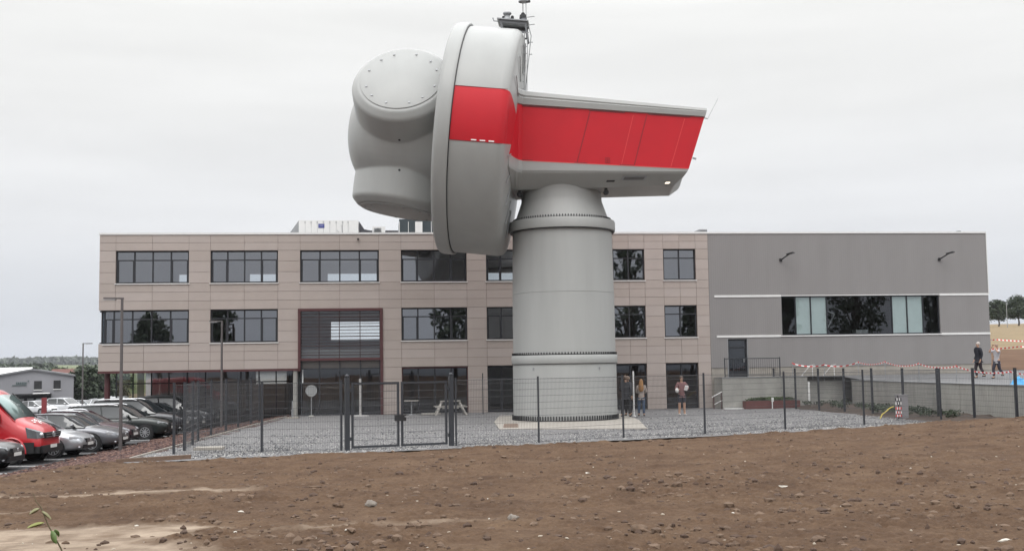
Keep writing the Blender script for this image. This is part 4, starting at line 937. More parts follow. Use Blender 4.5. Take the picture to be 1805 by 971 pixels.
# generator drum
def rotp(r_, h, th): return L(c0 + ax * h + r_ * (math.sin(th) * vv + math.cos(th) * q_v))
TH0, TH1 = -.190, .262       # the red band on the near side, between two level lines
def bandset(ro):
    a, b = ro * math.sin(TH0), ro * math.sin(TH1); t0, t1 = math.asin(a / ro), math.asin(b / ro)
    ts_ = list(np.linspace(t0, t1, 9)) + list(np.linspace(t1, math.pi - t1, 41))[1:] + list(np.linspace(math.pi - t1, math.pi - t0, 9))[1:] + list(np.linspace(math.pi - t0, 2 * math.pi + t0, 61))[1:-1]
    return ts_
TS = bandset(RR)
def revolve(prof_, name, mats, red=False, parent=wt, smooth=True):
    q = MB(); rings = [[rotp(r_, h, th) for th in TS] for r_, h in prof_]
    q.loft(rings, smooth=smooth, cap=True, mif=(lambda i, k: 1 if (k < 8 or 48 <= k < 56) else 0) if red else None)
    return q.build(name, mats, parent, fix=True)
dru = revolve([(RR - .16, .02), (RR - .12, .0), (RR - .11, -1.92), (RR - .13, -2.07), (RR - .19, -2.19), (RR - .30, -2.27), (RR - .42, -2.30)], 'generator_drum', [M['paint'], M['red']], True)
revolve([(RR - .42, -2.302), (RR - .50, -2.32), (4.1, -2.38), (3.6, -2.42), (2.6, -2.47)], 'drum_back_cover', [M['paint'], M['red']], red=True, parent=dru)
revolve([(RR - .22, .0), (RR - .02, .0), (RR + .0, .02), (RR + .01, .12), (RR - .0, .44), (RR - .03, .54), (RR - .09, .62), (RR - .2, .66), (4.6, .70), (2.6, .78)], 'front_ring', M['paint'])
revolve([(RR - .14, -.035), (RR - .075, -.03), (RR - .07, -.002), (RR - .2, -.001)], 'ring_gap', M['dark'], parent=dru)
q = MB()
for k in range(3):
    c = rotp(RR - .105, -1.02 - k * .36, TH0 + .012); q.bar(c - ax * .11 + q_v * .004, c + ax * .11 + q_v * .004, .05, .012, up=tuple(q_v))
q.build('white_dash', M['white'], dru)
q = MB()
for th, h0, h1 in ((TH0, -2.2, -.05), (TH1, -2.2, -.05)):
    q.bar(rotp(RR - .108, h0, th), rotp(RR - .108, h1, th), .018, .012, up=tuple(q_v))
q.build('band_seam', M['redline'], dru)
# ribs and small fittings on the back cover
for th in list(np.linspace(.5, 1.4, 4)) + list(np.linspace(-.3, -1.3, 5)): q = MB(); q.bar(rotp(4.45, -2.41, th), rotp(3.2, -2.47, th), .035); q.build('cover_rib', M['galv'], dru)
q = MB(); q.bar(rotp(4.9, -2.35, 1.32), rotp(2.2, -2.57, 1.15), .04); q.bar(rotp(4.9, -2.47, 1.36), rotp(2.2, -2.69, 1.2), .03)
for k in range(9): r_ = 4.9 - k * .3; a = rotp(r_, -2.37, 1.32 - k * .019); q.bar(a, a - ax * .18, .025)
q.build('cover_ladder', M['galv'], dru)

# hub: union of nose, barrel and three blade stubs, melted together by remeshing
H0 = 2.331; E0 = .564; CONE = .057; LF = 3.464; RF = 1.807
hub_axis = L(c0 + ax * H0)
bm = bmesh.new()
def bm_lathe(prof_, o_, d_, n=64):
    d_ = Vector(d_).normalized(); a = Vector((0, 0, 1)) if abs(d_.z) < .9 else Vector((1, 0, 0)); x = (a - a.dot(d_) * d_).normalized(); y = d_.cross(x); rr2 = []
    for r_, h in prof_: rr2.append([bm.verts.new(Vector(o_) + d_ * h + r_ * (math.cos(2 * math.pi * k / n) * x + math.sin(2 * math.pi * k / n) * y)) for k in range(n)])
    for i in range(len(rr2) - 1):
        for k in range(n): bm.faces.new((rr2[i][k], rr2[i][(k + 1) % n], rr2[i + 1][(k + 1) % n], rr2[i + 1][k]))
    bm.faces.new(rr2[0][::-1]); bm.faces.new(rr2[-1])
bm_lathe([(2.75, -1.75), (2.9, -.8)] + [(2.93 * math.sin(a) ** .80, 2.80 * math.cos(a) ** .90) for a in np.linspace(1.5, .02, 22)], hub_axis, ax)
ndir = []
for k in range(3):
    e_ = E0 - k * 2 * math.pi / 3; rad_ = (math.cos(e_) * q_v + math.sin(e_) * vv); nrm = rad_ * math.cos(CONE) + ax * math.sin(CONE); ndir.append((nrm, rad_))
    bm_lathe([(2.24, 0), (2.23, 2.3), (2.215, 2.7), (2.19, LF - .34), (2.14, LF - .24), (1.93, LF - .04), (1.86, LF - .005)], hub_axis, nrm)
me = bpy.data.meshes.new('hub_casing'); bmesh.ops.recalc_face_normals(bm, faces=bm.faces); bm.to_mesh(me); bm.free(); me.materials.append(M['paint'])
hub = bpy.data.objects.new('hub_casing', me); COL.objects.link(hub)
modify(hub, ('REMESH', dict(mode='VOXEL', voxel_size=.045)), ('SMOOTH', dict(factor=.5, iterations=5)))
for pl_ in hub.data.polygons: pl_.use_smooth = True
hub.parent = wt
for nrm, rad_ in ndir:
    o_ = hub_axis + nrm * LF
    q = MB(); q.lathe([(1.80, -.20), (1.86, -.06), (1.855, -.03), (RF + .02, -.005)], 80, axis=(o_, nrm)); fg = q.build('blade_flange', M['paint'], hub)
    q = MB(); q.lathe([(RF - .05, -.06), (RF - .02, -.02)], 80, axis=(o_, nrm)); q.build('flange_gap', M['dark'], fg)
    q = MB(); q.lathe([(RF - .035, -.05), (RF - .035, .03), (RF - .06, .045), (.1, .05)], 80, axis=(o_, nrm)); cpn = q.build('blanking_cover', M['paint'], fg)
    t1 = (ax * math.cos(CONE) - rad_ * math.sin(CONE)).normalized(); t2 = nrm.cross(t1)
    for k in range(12):
        a = 2 * math.pi * (k + .5) / 12 + (.12 if k % 3 == 0 else -.0)
        c = o_ + nrm * .05 + (RF - .27) * (math.cos(a) * t1 + math.sin(a) * t2); q = MB(); q.lathe([(.05, 0), (.045, .03)], 10, axis=(c, nrm)); q.build('bolt_cap', M['galv'], cpn)
# two small dark holes on the hub flank
for X_, Y_ in ((704, 247), (704, 300)):
    d = CF + CR * (X_ - PX) / FPX - CU * (Y_ - PY) / FPX; o_ = L(Vector((0, 0, CZ))); ok_, loc, nr, _ = hub.ray_cast(o_, d.normalized())
    if ok_: q = MB(); q.lathe([(.055, -.03), (.05, .012)], 12, axis=(loc, nr)); q.build('drain_hole', M['dark'], hub)

# instrument platform on top of the drum
M['pfm'] = mat('pfm', (.14, .145, .155), .5, metal=.3)
pf = rotp(RR - .1, -1.95, math.pi / 2 + .0)
def pt_(s_, w_, z): return pf + p_ * s_ + q_v * w_ + up * z
for w_ in (-.5, .5):
    q = MB(); q.bar(pt_(-.62, w_, -.05), pt_(-.72, w_, .42), .09); q.bar(pt_(.45, w_, -.35), pt_(.38, w_, .34), .09)
    q.bar(pt_(-.8, w_, .46), pt_(.45, w_, .30), .07, .16); q.bar(pt_(-.62, w_, .0), pt_(.42, w_, -.12), .05, .08)
    q.build('platform_frame', M['pfm'], wt)
q = MB(); A = [pt_(-.88, -.62, .52), pt_(.52, -.62, .36), pt_(.52, .62, .36), pt_(-.88, .62, .52)]; q.add([a for a in A] + [a + up * .05 for a in A], [(3, 2, 1, 0), (4, 5, 6, 7), (0, 1, 5, 4), (1, 2, 6, 5), (2, 3, 7, 6), (3, 0, 4, 7)]); q.build('platform_plate', M['galv'], wt)
q = MB(); q.lathe([(.24, .55), (.13, .72), (.11, .78), (.20, .88), (.19, .93)], 16, axis=(pt_(-.45, .1, 0), (0, 0, 1))); q.build('wind_sensor', M['galv'], wt)
for s_ in (-.62, -.22): q = MB(); q.lathe([(.05, .62), (.07, .66), (.07, .74), (.05, .78)], 10, axis=(pt_(s_, .1, 0), (0, 0, 1))); q.bar(pt_(-.45, .1, .66), pt_(s_, .1, .66), .03); q.build('sensor_bulb', M['dark'], wt)
q = MB(); q.tube([pt_(-.85, .1, .56), pt_(-1.05, .1, .58), pt_(-1.1, .1, .72)], .03, 8); q.build('sensor_arm', M['galv'], wt)
q = MB(); q.box(0, 0, 0, 0, 0, 0) if 0 else None; q.tube([pt_(.28, .1, .40), pt_(.28, .1, .64)], .15, 12); q.build('lamp_pedestal', mat('lped', (.20, .21, .23), .5), wt)
q = MB(); q.tube([pt_(.26, .1, .64), pt_(.26, .1, .80)], [.17, .15], 12); q.ball(pt_(.26, .1, .84), .09, 10, 6); q.build('beacon', M['dark'], wt)
q = MB(); q.tube([pt_(.26, .1, .8), pt_(.26, .1, 1.75)], .022, 8); q.tube([pt_(.40, .1, .7), pt_(.40, .1, 1.35)], .016, 8); q.tube([pt_(.3, .1, 1.40), pt_(.3, .1, 1.43)], [.24, .24], 18); q.tube([pt_(.26, .1, 1.7), pt_(.26, .1, 1.9)], .06, 8); q.build('mast', M['galv'], wt)
q = MB(); q.tube([pt_(.14, .1, 1.38), pt_(.14, .1, 1.46)], .07, 8); q.tube([pt_(.50, .1, 1.38), pt_(.50, .1, 1.46)], .10, 8); q.build('mast_sensor', M['dark'], wt)
q = MB()
top = pt_(.50, .3, .28); bot = nl(-1.5, 1.0, 14.15); k_ = (bot - top)
q.tube([top, top + Vector((.12, 0, -.5)), Vector((bot.x, bot.y, bot.z))], .02, 8)
for f_ in (.25, .42): c = top.lerp(bot, f_) + p_ * .08; q.bar(c, c + p_ * .16, .03)
for z in (.66, .30): q.bar(pt_(.45, .2, z), pt_(.78, .2, z + .03), .03)
q.build('cable_rail', M['galv'], wt)

# concrete pad
pd = empty('foundation_pad', (2.1, 48, 0), 0, 'pale concrete foundation pad under the turbine tower', 'foundation')
q = MB(); q.add([(-2.95, .3, 0), (-2.65, -5.3, 0), (2.75, -6.2, 0), (3.15, .1, 0), (3.1, 6.2, 0), (-2.8, 6.2, 0)] + [(-2.95, .3, .05), (-2.65, -5.3, .05), (2.75, -6.2, .05), (3.15, .1, .05), (3.1, 6.2, .05), (-2.8, 6.2, .05)], [(6, 7, 8, 9, 10, 11)] + [(i, (i + 1) % 6, (i + 1) % 6 + 6, i + 6) for i in range(6)])
q.build('slab', M['concrete_pale'], pd)
q = MB()
for k in range(4): q.box(-2.52, -1.95, -4.4 + k * .75, -3.9 + k * .75, .052, .058)
q.build('grate', M['wood'], pd)

# ==================================================================== VEHICLES
def paintm(name, c, metal=.35): return mat(name, c, .28, metal=metal, coat=.8)
TYRE = None
def wheel_parts(parent, x, y, r_, side_, style=0):
    q = MB(); a = ((x, y, r_), (0, side_, 0))
    q.lathe([(r_ * .66, -.09), (r_ * .93, -.1), (r_, -.06), (r_, .06), (r_ * .93, .1), (r_ * .66, .085)], 28, axis=a); wh = q.build('wheel', M['rubber'], parent)
    q = MB(); q.lathe([(r_ * .67, .05), (r_ * .67, .092), (r_ * .60, .092), (r_ * .58, .04)], 28, axis=a, cap=False)
    q.lathe([(.07, .05), (.06, .09), (.02, .095)], 14, axis=a)
    ns = 10 if style == 0 else 5
    for k in range(ns):
        an = 2 * math.pi * k / ns; c, s_ = math.cos(an), math.sin(an)
        yy = y + side_ * .075
        q.bar((x + .05 * c, yy, r_ + .05 * s_), (x + r_ * .62 * c, yy, r_ + r_ * .62 * s_), .035 if ns == 10 else .07, .03, up=(0, 1, 0))
    if style == 2: q.lathe([(r_ * .60, .055), (.13, .07), (.09, .045), (.02, .045)], 28, axis=a)
    q.build('rim', M['rim'], wh)
    q = MB(); q.lathe([(r_ * .6, .0), (r_ * .6, .035)], 24, axis=a); q.build('brake_disc', M['dark'], wh)
    return wh
def car(kind, label, paint, loc, rz=0, group='cars parked side by side along the bark strip', full=True, roofm=None, wstyle=0):
    root = empty('parked_car' if kind != 'van' else 'parked_van', loc, rz, label, 'van' if kind == 'van' else 'car', group)
    if kind == 'sedan':
        Ln, H, W_ = 4.75, 1.42, .91; st = [(-2.36, .74, .60, .42), (-2.30, .88, .74, .30), (-2.1, .99, .85, .22), (-1.7, 1.01, .90, .2), (-1.0, .96, .91, .19), (0, .93, .91, .19), (.8, .94, .91, .19), (1.25, .95, .91, .19), (1.75, .86, .90, .2), (2.1, .76, .84, .22), (2.28, .66, .72, .28), (2.37, .54, .58, .36)]
        gh = dict(b=(-1.95, 1.12), t=(-.95, .25), mid=-.35)
    elif kind == 'estate':
        Ln, H, W_ = 4.75, 1.50, .92; st = [(-2.36, .80, .64, .42), (-2.31, .96, .78, .30), (-2.15, 1.02, .86, .22), (-1.7, 1.02, .91, .2), (-1.0, 1.0, .92, .19), (0, .97, .92, .19), (.8, .97, .92, .19), (1.2, .99, .92, .19), (1.75, .92, .91, .2), (2.1, .83, .86, .22), (2.28, .72, .76, .28), (2.37, .58, .62, .36)]
        gh = dict(b=(-2.25, 1.10), t=(-1.85, .2), mid=-.6)
    else:
        Ln, H, W_ = 4.55, 1.66, .93; st = [(-2.26, .86, .66, .45), (-2.22, 1.02, .80, .34), (-2.08, 1.08, .88, .28), (-1.7, 1.09, .92, .26), (-1.0, 1.08, .93, .25), (0, 1.06, .93, .25), (.8, 1.06, .93, .25), (1.15, 1.08, .93, .25), (1.65, 1.02, .92, .25), (2.0, .94, .88, .27), (2.18, .82, .78, .33), (2.27, .66, .64, .42)]
        gh = dict(b=(-2.16, 1.05), t=(-1.8, .2), mid=-.6)
    rings = []
    for x, zt, w_, zb in st:
        zs = zb + (zt - zb) * .80; zm = zb + (zt - zb) * .45
        rings.append([(x, -w_ * .86, zb), (x, -w_ * .97, zb + .08), (x, -w_, zm), (x, -w_ * .985, zs), (x, -w_ * .93, zt - .02), (x, -w_ * .6, zt + .015), (x, 0, zt + .03), (x, w_ * .6, zt + .015), (x, w_ * .93, zt - .02), (x, w_ * .985, zs), (x, w_, zm), (x, w_ * .97, zb + .08), (x, w_ * .86, zb)])
    q = MB(); q.loft(rings, smooth=True); body = q.build('body', paint, root, fix=True)
    md = body.modifiers.new('s', 'SUBSURF'); md.levels = md.render_levels = 1
    # greenhouse
    (b0, b1), (t0, t1) = gh['b'], gh['t']; zb = .96 if kind == 'sedan' else (1.0 if kind == 'estate' else 1.09)
    zb -= .03
    xsg = [(b0, zb, .72), (b0 + (t0 - b0) * .6, zb + (H - zb) * .68, .74), (t0, H - .02, .73), ((t0 + t1) / 2, H, .76), (t1, H - .03, .74), (t1 + (b1 - t1) * .45, zb + (H - zb) * .60, .76), (b1, zb, .78)]
    rings = []
    for x, z, w_ in xsg:
        f_ = (z - zb) / (H - zb); rings.append([(x, -.86 if kind != 'suv' else -.88, zb - .02), (x, -.84 + .12 * f_ * .5, zb + (z - zb) * .45), (x, -w_ + .02, zb + (z - zb) * .93), (x, -w_ * .82, z + .0), (x, 0, z + .025), (x, w_ * .82, z + .0), (x, w_ - .02, zb + (z - zb) * .93), (x, .84 - .12 * f_ * .5, zb + (z - zb) * .45), (x, .86, zb - .02)])
    q = MB(); q.loft(rings, smooth=True, mif=lambda i, k: 1 if (k in (2, 3, 4, 5) and i in (2, 3)) else 0)
    gls = q.build('window_glass', [M['glass_car_dark'], roofm or paint], root, fix=True)
    for s_ in (-1, 1):
        q = MB(); q.bar((b1, s_ * .80, zb), (t1, s_ * .70, H - .03), .05, .05); q.bar((t1, s_ * .70, H - .03), ((t0 + t1) / 2, s_ * .72, H - .005), .05, .04); q.bar(((t0 + t1) / 2, s_ * .72, H - .005), (t0, s_ * .69, H - .03), .05, .04)
        q.bar((t0, s_ * .69, H - .03), (b0 + .05, s_ * .74, zb), .09, .05); q.bar((gh['mid'] + .1, s_ * .855, zb), (gh['mid'], s_ * .735, H - .04), .05, .03)
        q.build('pillar', paint, root)
    if kind != 'sedan' or roofm:
        for s_ in (-1, 1): q = MB(); q.tube([(t1 - .1, s_ * .62, H - .0), (t1 - .3, s_ * .62, H + .05), (t0 + .3, s_ * .62, H + .05), (t0 + .1, s_ * .62, H)], .018, 6); q.build('roof_rail', M['rim'], root)
    rw = .33 if kind != 'suv' else .36; xf, xr = (1.42, -1.38) if kind != 'suv' else (1.35, -1.32)
    for s_ in (-1, 1):
        for x in (xf, xr):
            q = MB(); q.lathe([(rw + .055, -.02), (rw + .055, .012)], 28, axis=((x, s_ * (W_ - .012), rw), (0, s_, 0))); q.build('wheel_arch', M['dark'], root)
            wheel_parts(root, x, s_ * (W_ - .07), rw, s_, wstyle)
    fx = st[-1][0]; zf = st[-1][1]
    for s_ in (-1, 1):
        q = MB(); q.loft([[(fx - .42, s_ * (W_ - .045), zf + .12), (fx - .42, s_ * (W_ - .035), zf + .2), (fx - .40, s_ * (W_ - .12), zf + .22)], [(fx - .2, s_ * (W_ - .15), zf + .06), (fx - .2, s_ * (W_ - .16), zf + .18), (fx - .26, s_ * (W_ - .26), zf + .21)], [(fx - .05, s_ * (W_ - .36), zf + .04), (fx - .06, s_ * (W_ - .36), zf + .13), (fx - .14, s_ * (W_ - .44), zf + .15)]], smooth=True); q.build('headlight', M['lens'], root, fix=True)
        q = MB(); q.ball((fx - .14, s_ * (W_ - .24), .36), .06, 8, 6, sq=(1, 1, .7)); q.build('fog_lamp', M['lens'], root)
        q = MB(); q.ball((gh['b'][1] - .42, s_ * (W_ + .06), zb + .07), .11, 10, 6, sq=(.7, 1, .62)); q.build('side_mirror', paint, root)
        q = MB(); q.box(-2.26 if kind != 'suv' else -2.2, -2.05, s_ * .84 - .05, s_ * .84 + .05, .78, .92); q.build('tail_light', M['tail'], root)
    q = MB(); q.box(fx - .08, fx + .02, -.36, .36, zf - .02, zf + .11)
    gr = q.build('grille', M['dark'], root)
    q = MB()
    for k in range(4): q.box(fx + .02, fx + .028, -.34, .34, zf + .0 + k * .028, zf + .01 + k * .028)
    q.lathe([(.055, 0), (.05, .012)], 14, axis=((fx + .025, 0, zf + .055), (1, 0, 0))); q.build('grille_bar', M['rim'], gr)
    q = MB(); q.box(fx - .06, fx + .012, -.55, .55, .30, .44); q.build('air_intake', M['dark'], root)
    q = MB(); q.box(fx + .014, fx + .026, -.26, .26, zf - .13, zf - .02); q.build('number_plate', M['plate'], root)
    for s_ in (-1, 1):
        for x in (-.35 + gh['mid'] + .1, .62): q = MB(); q.box(x, x + .16, s_ * (W_ - .0) - .015, s_ * W_ + .018, zb - .15, zb - .12); q.build('door_handle', M['rim'], root)
        q = MB(); q.box(-.95, .98, s_ * W_ - .01, s_ * W_ + .01, .30, .34); q.build('sill_trim', M['rim'], root)
    return root
M['tail'] = mat('tail', (.25, .01, .012), .3, coat=.5)
cdm = bpy.data.materials.new('glass_car_dark'); cdm.use_nodes = True; bb = cdm.node_tree.nodes['Principled BSDF']; bb.inputs['Base Color'].default_value = (.025, .03, .033, 1); bb.inputs['Roughness'].default_value = .05; bb.inputs['IOR'].default_value = 1.9; M['glass_car_dark'] = cdm
PC = {'black': paintm('p_black', (.012, .014, .016)), 'green': paintm('p_green', (.016, .022, .021)), 'grey': paintm('p_grey', (.16, .165, .18), .6), 'silver': paintm('p_silver', (.50, .52, .55), .7), 'plum': paintm('p_plum', (.055, .022, .030)), 'white': paintm('p_white', (.72, .73, .75), 0), 'dark': paintm('p_dark', (.025, .027, .033))}
def cxp(X): return X - 2.37
LOT = -.6
car('estate', 'black car showing only its chromed front at the bottom left corner', PC['black'], (cxp(-15.45), 35.55, LOT))
car('sedan', 'silver saloon with dark front between the red van and the grey car', PC['silver'], (cxp(-15.25), 41.1, LOT))
car('sedan', 'mid grey saloon next to the near street lamp', PC['grey'], (cxp(-14.95), 43.9, LOT), wstyle=1)
car('sedan', 'plum coloured saloon just behind the grey one', PC['plum'], (cxp(-15.55), 46.9, LOT), roofm=PC['silver'])
car('estate', 'dark green estate car with many spoked wheel beyond the near lamp', PC['green'], (cxp(-15.3), 51.2, LOT))
car('suv', 'black car with silver roof rail behind the dark green estate', PC['dark'], (cxp(-15.35), 53.9, LOT), roofm=PC['dark'])
car('sedan', 'dark saloon third from the end of the row under the office', PC['black'], (cxp(-15.4), 56.6, LOT))
car('suv', 'dark hatchback second from the end of the row under the office', PC['dark'], (cxp(-15.3), 59.3, LOT), group='cars parked side by side along the bark strip')
# red van
van = empty('parked_van', (-18.5, 38.5, LOT), 0, 'bright red panel van with tall roof parked at the left edge', 'van')
redv = paintm('p_red', (.46, .014, .022), .05)
st = [(-2.9, 2.35, .86, .45, 1.9), (-2.85, 2.44, .93, .34, 1.95), (-2.2, 2.50, .98, .32, 1.95), (-.5, 2.53, .99, .32, 1.95), (.55, 2.52, .99, .32, 1.9), (1.0, 2.44, .98, .32, 1.8), (1.25, 2.24, .98, .32, 1.7), (1.62, 1.88, .98, .32, 1.5), (2.03, 1.45, .98, .32, 1.18), (2.3, 1.36, .97, .32, 1.08), (2.62, 1.22, .95, .34, .98), (2.84, 1.02, .90, .34, .82), (2.93, .80, .80, .40, .66)]
rings = []
for x, zt, w_, zb, zs in st:
    tp = .84 if zt > 1.5 else .80
    rings.append([(x, -w_ * .9, zb), (x, -w_, zb + .1), (x, -w_, zs * .6 + .1), (x, -w_ * .985, zs), (x, -w_ * (tp + .06), zt - .12 * (zt - zs + .2)), (x, -w_ * tp * .9, zt), (x, 0, zt + .04), (x, w_ * tp * .9, zt), (x, w_ * (tp + .06), zt - .12 * (zt - zs + .2)), (x, w_ * .985, zs), (x, w_, zs * .6 + .1), (x, w_, zb + .1), (x, w_ * .9, zb)])
q = MB(); q.loft(rings, smooth=True); vb = q.build('body', redv, van, fix=True); md = vb.modifiers.new('s', 'SUBSURF'); md.levels = md.render_levels = 1
q = MB(); q.loft([[(2.02, -.80, 1.49), (2.04, 0, 1.53), (2.02, .80, 1.49)], [(1.62, -.79, 1.915), (1.64, 0, 1.955), (1.62, .79, 1.915)], [(1.27, -.75, 2.25), (1.29, 0, 2.29), (1.27, .75, 2.25)]], closed=False, cap=False)
o = q.build('windscreen', M['van_glass'] if 'van_glass' in M else mat('van_glass', (.20, .28, .27), .06, metal=.3, coat=.7), van); sm_ = o.modifiers.new('t', 'SOLIDIFY'); sm_.thickness = .02
q = MB(); q.bar((2.06, -.86, 1.46), (1.22, -.80, 2.30), .07, .03); q.bar((2.06, .86, 1.46), (1.22, .80, 2.30), .07, .03); q.build('screen_seal', M['black_plastic'], van)
for s_ in (-1, 1):
    q = MB(); y = s_ * .985; q.add([(.55, y, 1.30), (1.55, y, 1.30), (1.50, y, 1.46), (1.22, s_ * .96, 1.85), (.95, s_ * .93, 1.98), (.55, s_ * .93, 1.98)], [(0, 1, 2, 3, 4, 5)]); o = q.build('side_window', M['glass_car_dark'], van); sm_ = o.modifiers.new('t', 'SOLIDIFY'); sm_.thickness = .03; sm_.offset = 0
    q = MB(); q.box(1.42, 1.62, s_ * 1.06 - .07, s_ * 1.06 + .07, 1.36, 1.66); q.bar((1.5, s_ * .98, 1.5), (1.52, s_ * 1.06, 1.5), .06); q.build('side_mirror', M['black_plastic'], van)
    q = MB(); q.loft([[(2.50, s_ * .955, .86), (2.52, s_ * .96, 1.16), (2.42, s_ * .93, 1.22)], [(2.80, s_ * .90, .84), (2.76, s_ * .89, 1.08), (2.70, s_ * .86, 1.14)], [(2.95, s_ * .66, .86), (2.90, s_ * .66, 1.02), (2.84, s_ * .62, 1.05)]], smooth=True); hl2 = q.build('headlight', mat('van_lens', (.10, .11, .12), .15, coat=.7), van, fix=True)
    q = MB(); q.ball((2.88, s_ * .74, .96), .07, 8, 6); q.build('bulb', M['lens'], hl2)
    q = MB(); q.box(2.36, 2.75, s_ * .97 - .03, s_ * .99, .36, .72); q.box(1.95 - 3.6, 1.4, s_ * .985 - .02, s_ * 1.0, .42, .60); q.build('side_cladding', M['black_plastic'], van)
    for x in (1.98, -1.7):
        q = MB(); q.lathe([(.45, -.02), (.45, .012)], 28, axis=((x, s_ * .985, .36), (0, s_, 0))); q.build('wheel_arch', M['dark'], van)
        q = MB(); q.tube([(x + .49 * math.cos(a), s_ * .985, .38 + .49 * math.sin(a)) for a in np.linspace(-.05, math.pi + .05, 18)], .035, 6); q.build('arch_flare', redv, van)
        wheel_parts(van, x, s_ * .93, .36, s_, 2)
q = MB(); q.box(2.80, 2.98, -.80, .80, .36, .60); q.box(2.7, 2.90, -.93, .93, .36, .58); q.build('bumper', M['black_plastic'], van)
q = MB(); q.box(2.88, 2.985, -.6, .6, .84, 1.02); gr = q.build('grille', M['dark'], van)
q = MB(); q.box(2.985, 2.992, -.58, .58, .87, .885); q.box(2.985, 2.992, -.58, .58, .95, .965); q.build('grille_bar', M['rim'], gr)
q = MB(); q.lathe([(.10, 0), (.10, .02), (.08, .022), (.08, .008)], 20, axis=((2.985, 0, .94), (1, 0, 0))); q.bar((3.0, -.05, .99), (3.0, -.02, .89), .016); q.bar((3.0, -.02, .89), (3.0, 0, .94), .016); q.bar((3.0, 0, .94), (3.0, .02, .89), .016); q.bar((3.0, .02, .89), (3.0, .05, .99), .016); q.build('emblem', M['rim'], gr)
q = MB(); q.box(2.992, 3.0, -.26, .26, .50, .61); q.build('number_plate', M['plate'], van)
q = MB(); rr3 = random.Random(3)
for k in range(11):
    x = 2.25 + rr3.random() * .32; y = -.32 + rr3.random() * .64; z = float(np.interp(x, [2.3, 2.62], [1.405, 1.265])) + .008
    q.bar((x, y, z), (x - .05, y + .07, z + .022), .035, .004)
q.build('bonnet_lettering', M['white'], van)
q = MB(); q.box(1.08, 1.14, -.1, -.06, 2.43, 2.47) ; q.box(1.0, 1.06, -.78, -.73, 2.36, 2.40); q.build('marker_light', M['dark'], van)

# far lot: small light coloured cars
base_c = [(PC['white'], 'sedan'), (PC['silver'], 'estate'), (PC['white'], 'suv'), (PC['grey'], 'sedan'), (PC['silver'], 'sedan'), (PC['white'], 'estate'), (PC['grey'], 'suv'), (PC['white'], 'suv'), (PC['silver'], 'estate')]
spots = [(65, 118), (92, 132), (118, 124), (137, 140), (152, 133), (174, 136), (196, 118), (205, 100), (178, 104)]
fl = ['white saloon seen just right of the red van roof in the far lot', 'silver estate in the far lot left of the red post', 'white tall car in the far lot below the grey hall corner', 'grey saloon in the far lot right of the pale tall car', 'silver saloon in the far lot under the distant lamp', 'white estate in the far lot just left of the office', 'grey tall car in the far lot half behind the office corner', 'white tall car at the office end of the far lot', 'silver estate nearest in the far lot beside the office corner']
for (pc, kd), (X_, Y_), lb in zip(base_c, spots, fl):
    x = (X_ - PX) / FPX * Y_; car(kd, lb, pc, (x, Y_, float(park_z(Y_)) + .0), rz=R(random.choice([-80, -60, 100, -95, -20])), group='cars in the far lot')
# red totem in the far lot
q = MB(); q.box(-.18, .18, -.1, .1, 0, 1.75); o = q.build('red_pillar', mat('pillar', (.22, .03, .035), .6)); o.location = ((79 - PX) / FPX * 90, 90, -1.3); tag(o, 'dark red square pillar in front of the far grey hall', 'pillar')

# ==================================================================== FAR LEFT: hall, trees, wood
fh = empty('distant_hall', (-83.5, 196, -3.4), R(21), 'low grey gabled industrial hall beyond the car park at the left edge', 'building')
fh.scale = (.877, 1, 1); gm_ = mat('farwall', (.27, .27, .29), .7, var=.04, vscale=.1)
q = MB(); q.add([(-16, 0, 0), (8.3, 0, 0), (8.3, 0, 5.3), (1.2, 0, 6.35), (0, 0, 6.35), (-16, 0, 4.0)] + [(-16, 26, 0), (8.3, 26, 0), (8.3, 26, 5.3), (1.2, 26, 6.35), (0, 26, 6.35), (-16, 26, 4.0)], [(0, 1, 2, 3, 4, 5), (11, 10, 9, 8, 7, 6), (1, 7, 8, 2), (0, 5, 11, 6)]); q.build('wall', gm_, fh)
q = MB()
for (x0, z0), (x1, z1) in (((-16.5, 4.0), (.2, 6.52)), ((.2, 6.52), (1.6, 6.5)), ((1.6, 6.5), (8.6, 5.44))):
    q.add([(x0, -.4, z0), (x1, -.4, z1), (x1, 27, z1), (x0, 27, z0), (x0, -.4, z0 - .28), (x1, -.4, z1 - .28), (x1, 27, z1 - .28), (x0, 27, z0 - .28)], [(0, 1, 2, 3), (7, 6, 5, 4), (0, 4, 5, 1), (2, 6, 7, 3)])
q.build('roof', mat('farroof', (.22, .225, .235), .5), fh)
q = MB(); q.add([(-16, 3, 4.2), (.2, 3, 6.4), (.2, 16, 6.9), (-16, 16, 6.9)], [(0, 1, 2, 3)]); q.add([(-16, 16.02, 4), (.2, 16.02, 6), (.2, 16.02, 6.88), (-16, 16.02, 6.88)], [(3, 2, 1, 0)]); q.build('skylight_roof', M['white'], fh)
for x, z0, z1, wd in ((1.75, 3.0, 4.45, 1.4), (5.25, 3.05, 4.5, 1.3), (5.25, .3, 1.4, 1.3)):
    q = MB(); q.box(x - wd / 2, x + wd / 2, -.12, -.02, z0, z1); o = q.build('window', M['dark'], fh)
    q = MB(); q.box(x - wd / 2 - .08, x + wd / 2 + .08, -.2, -.02, z0 - .15, z0 - .02); q.build('sill', M['white'], o)
q = MB(); rr3 = random.Random(5); x = -2.2
for k in range(6): q.box(x, x + .22, -.14, -.04, 3.95, 4.3); x += .33
q.box(-2.9, -.3, -.14, -.04, 3.72, 3.84); q.box(-.1, .12, -.14, -.04, 4.4, 4.58); q.build('sign_lettering', mat('signgreen', (.09, .13, .13), .7), fh)
q = MB(); q.box(-2.2, 4.3, -4, -.2, 2.05, 2.3); q.box(-2.2, 4.2, -.3, -.05, .0, 2.05); q.build('canopy', M['dark'], fh)
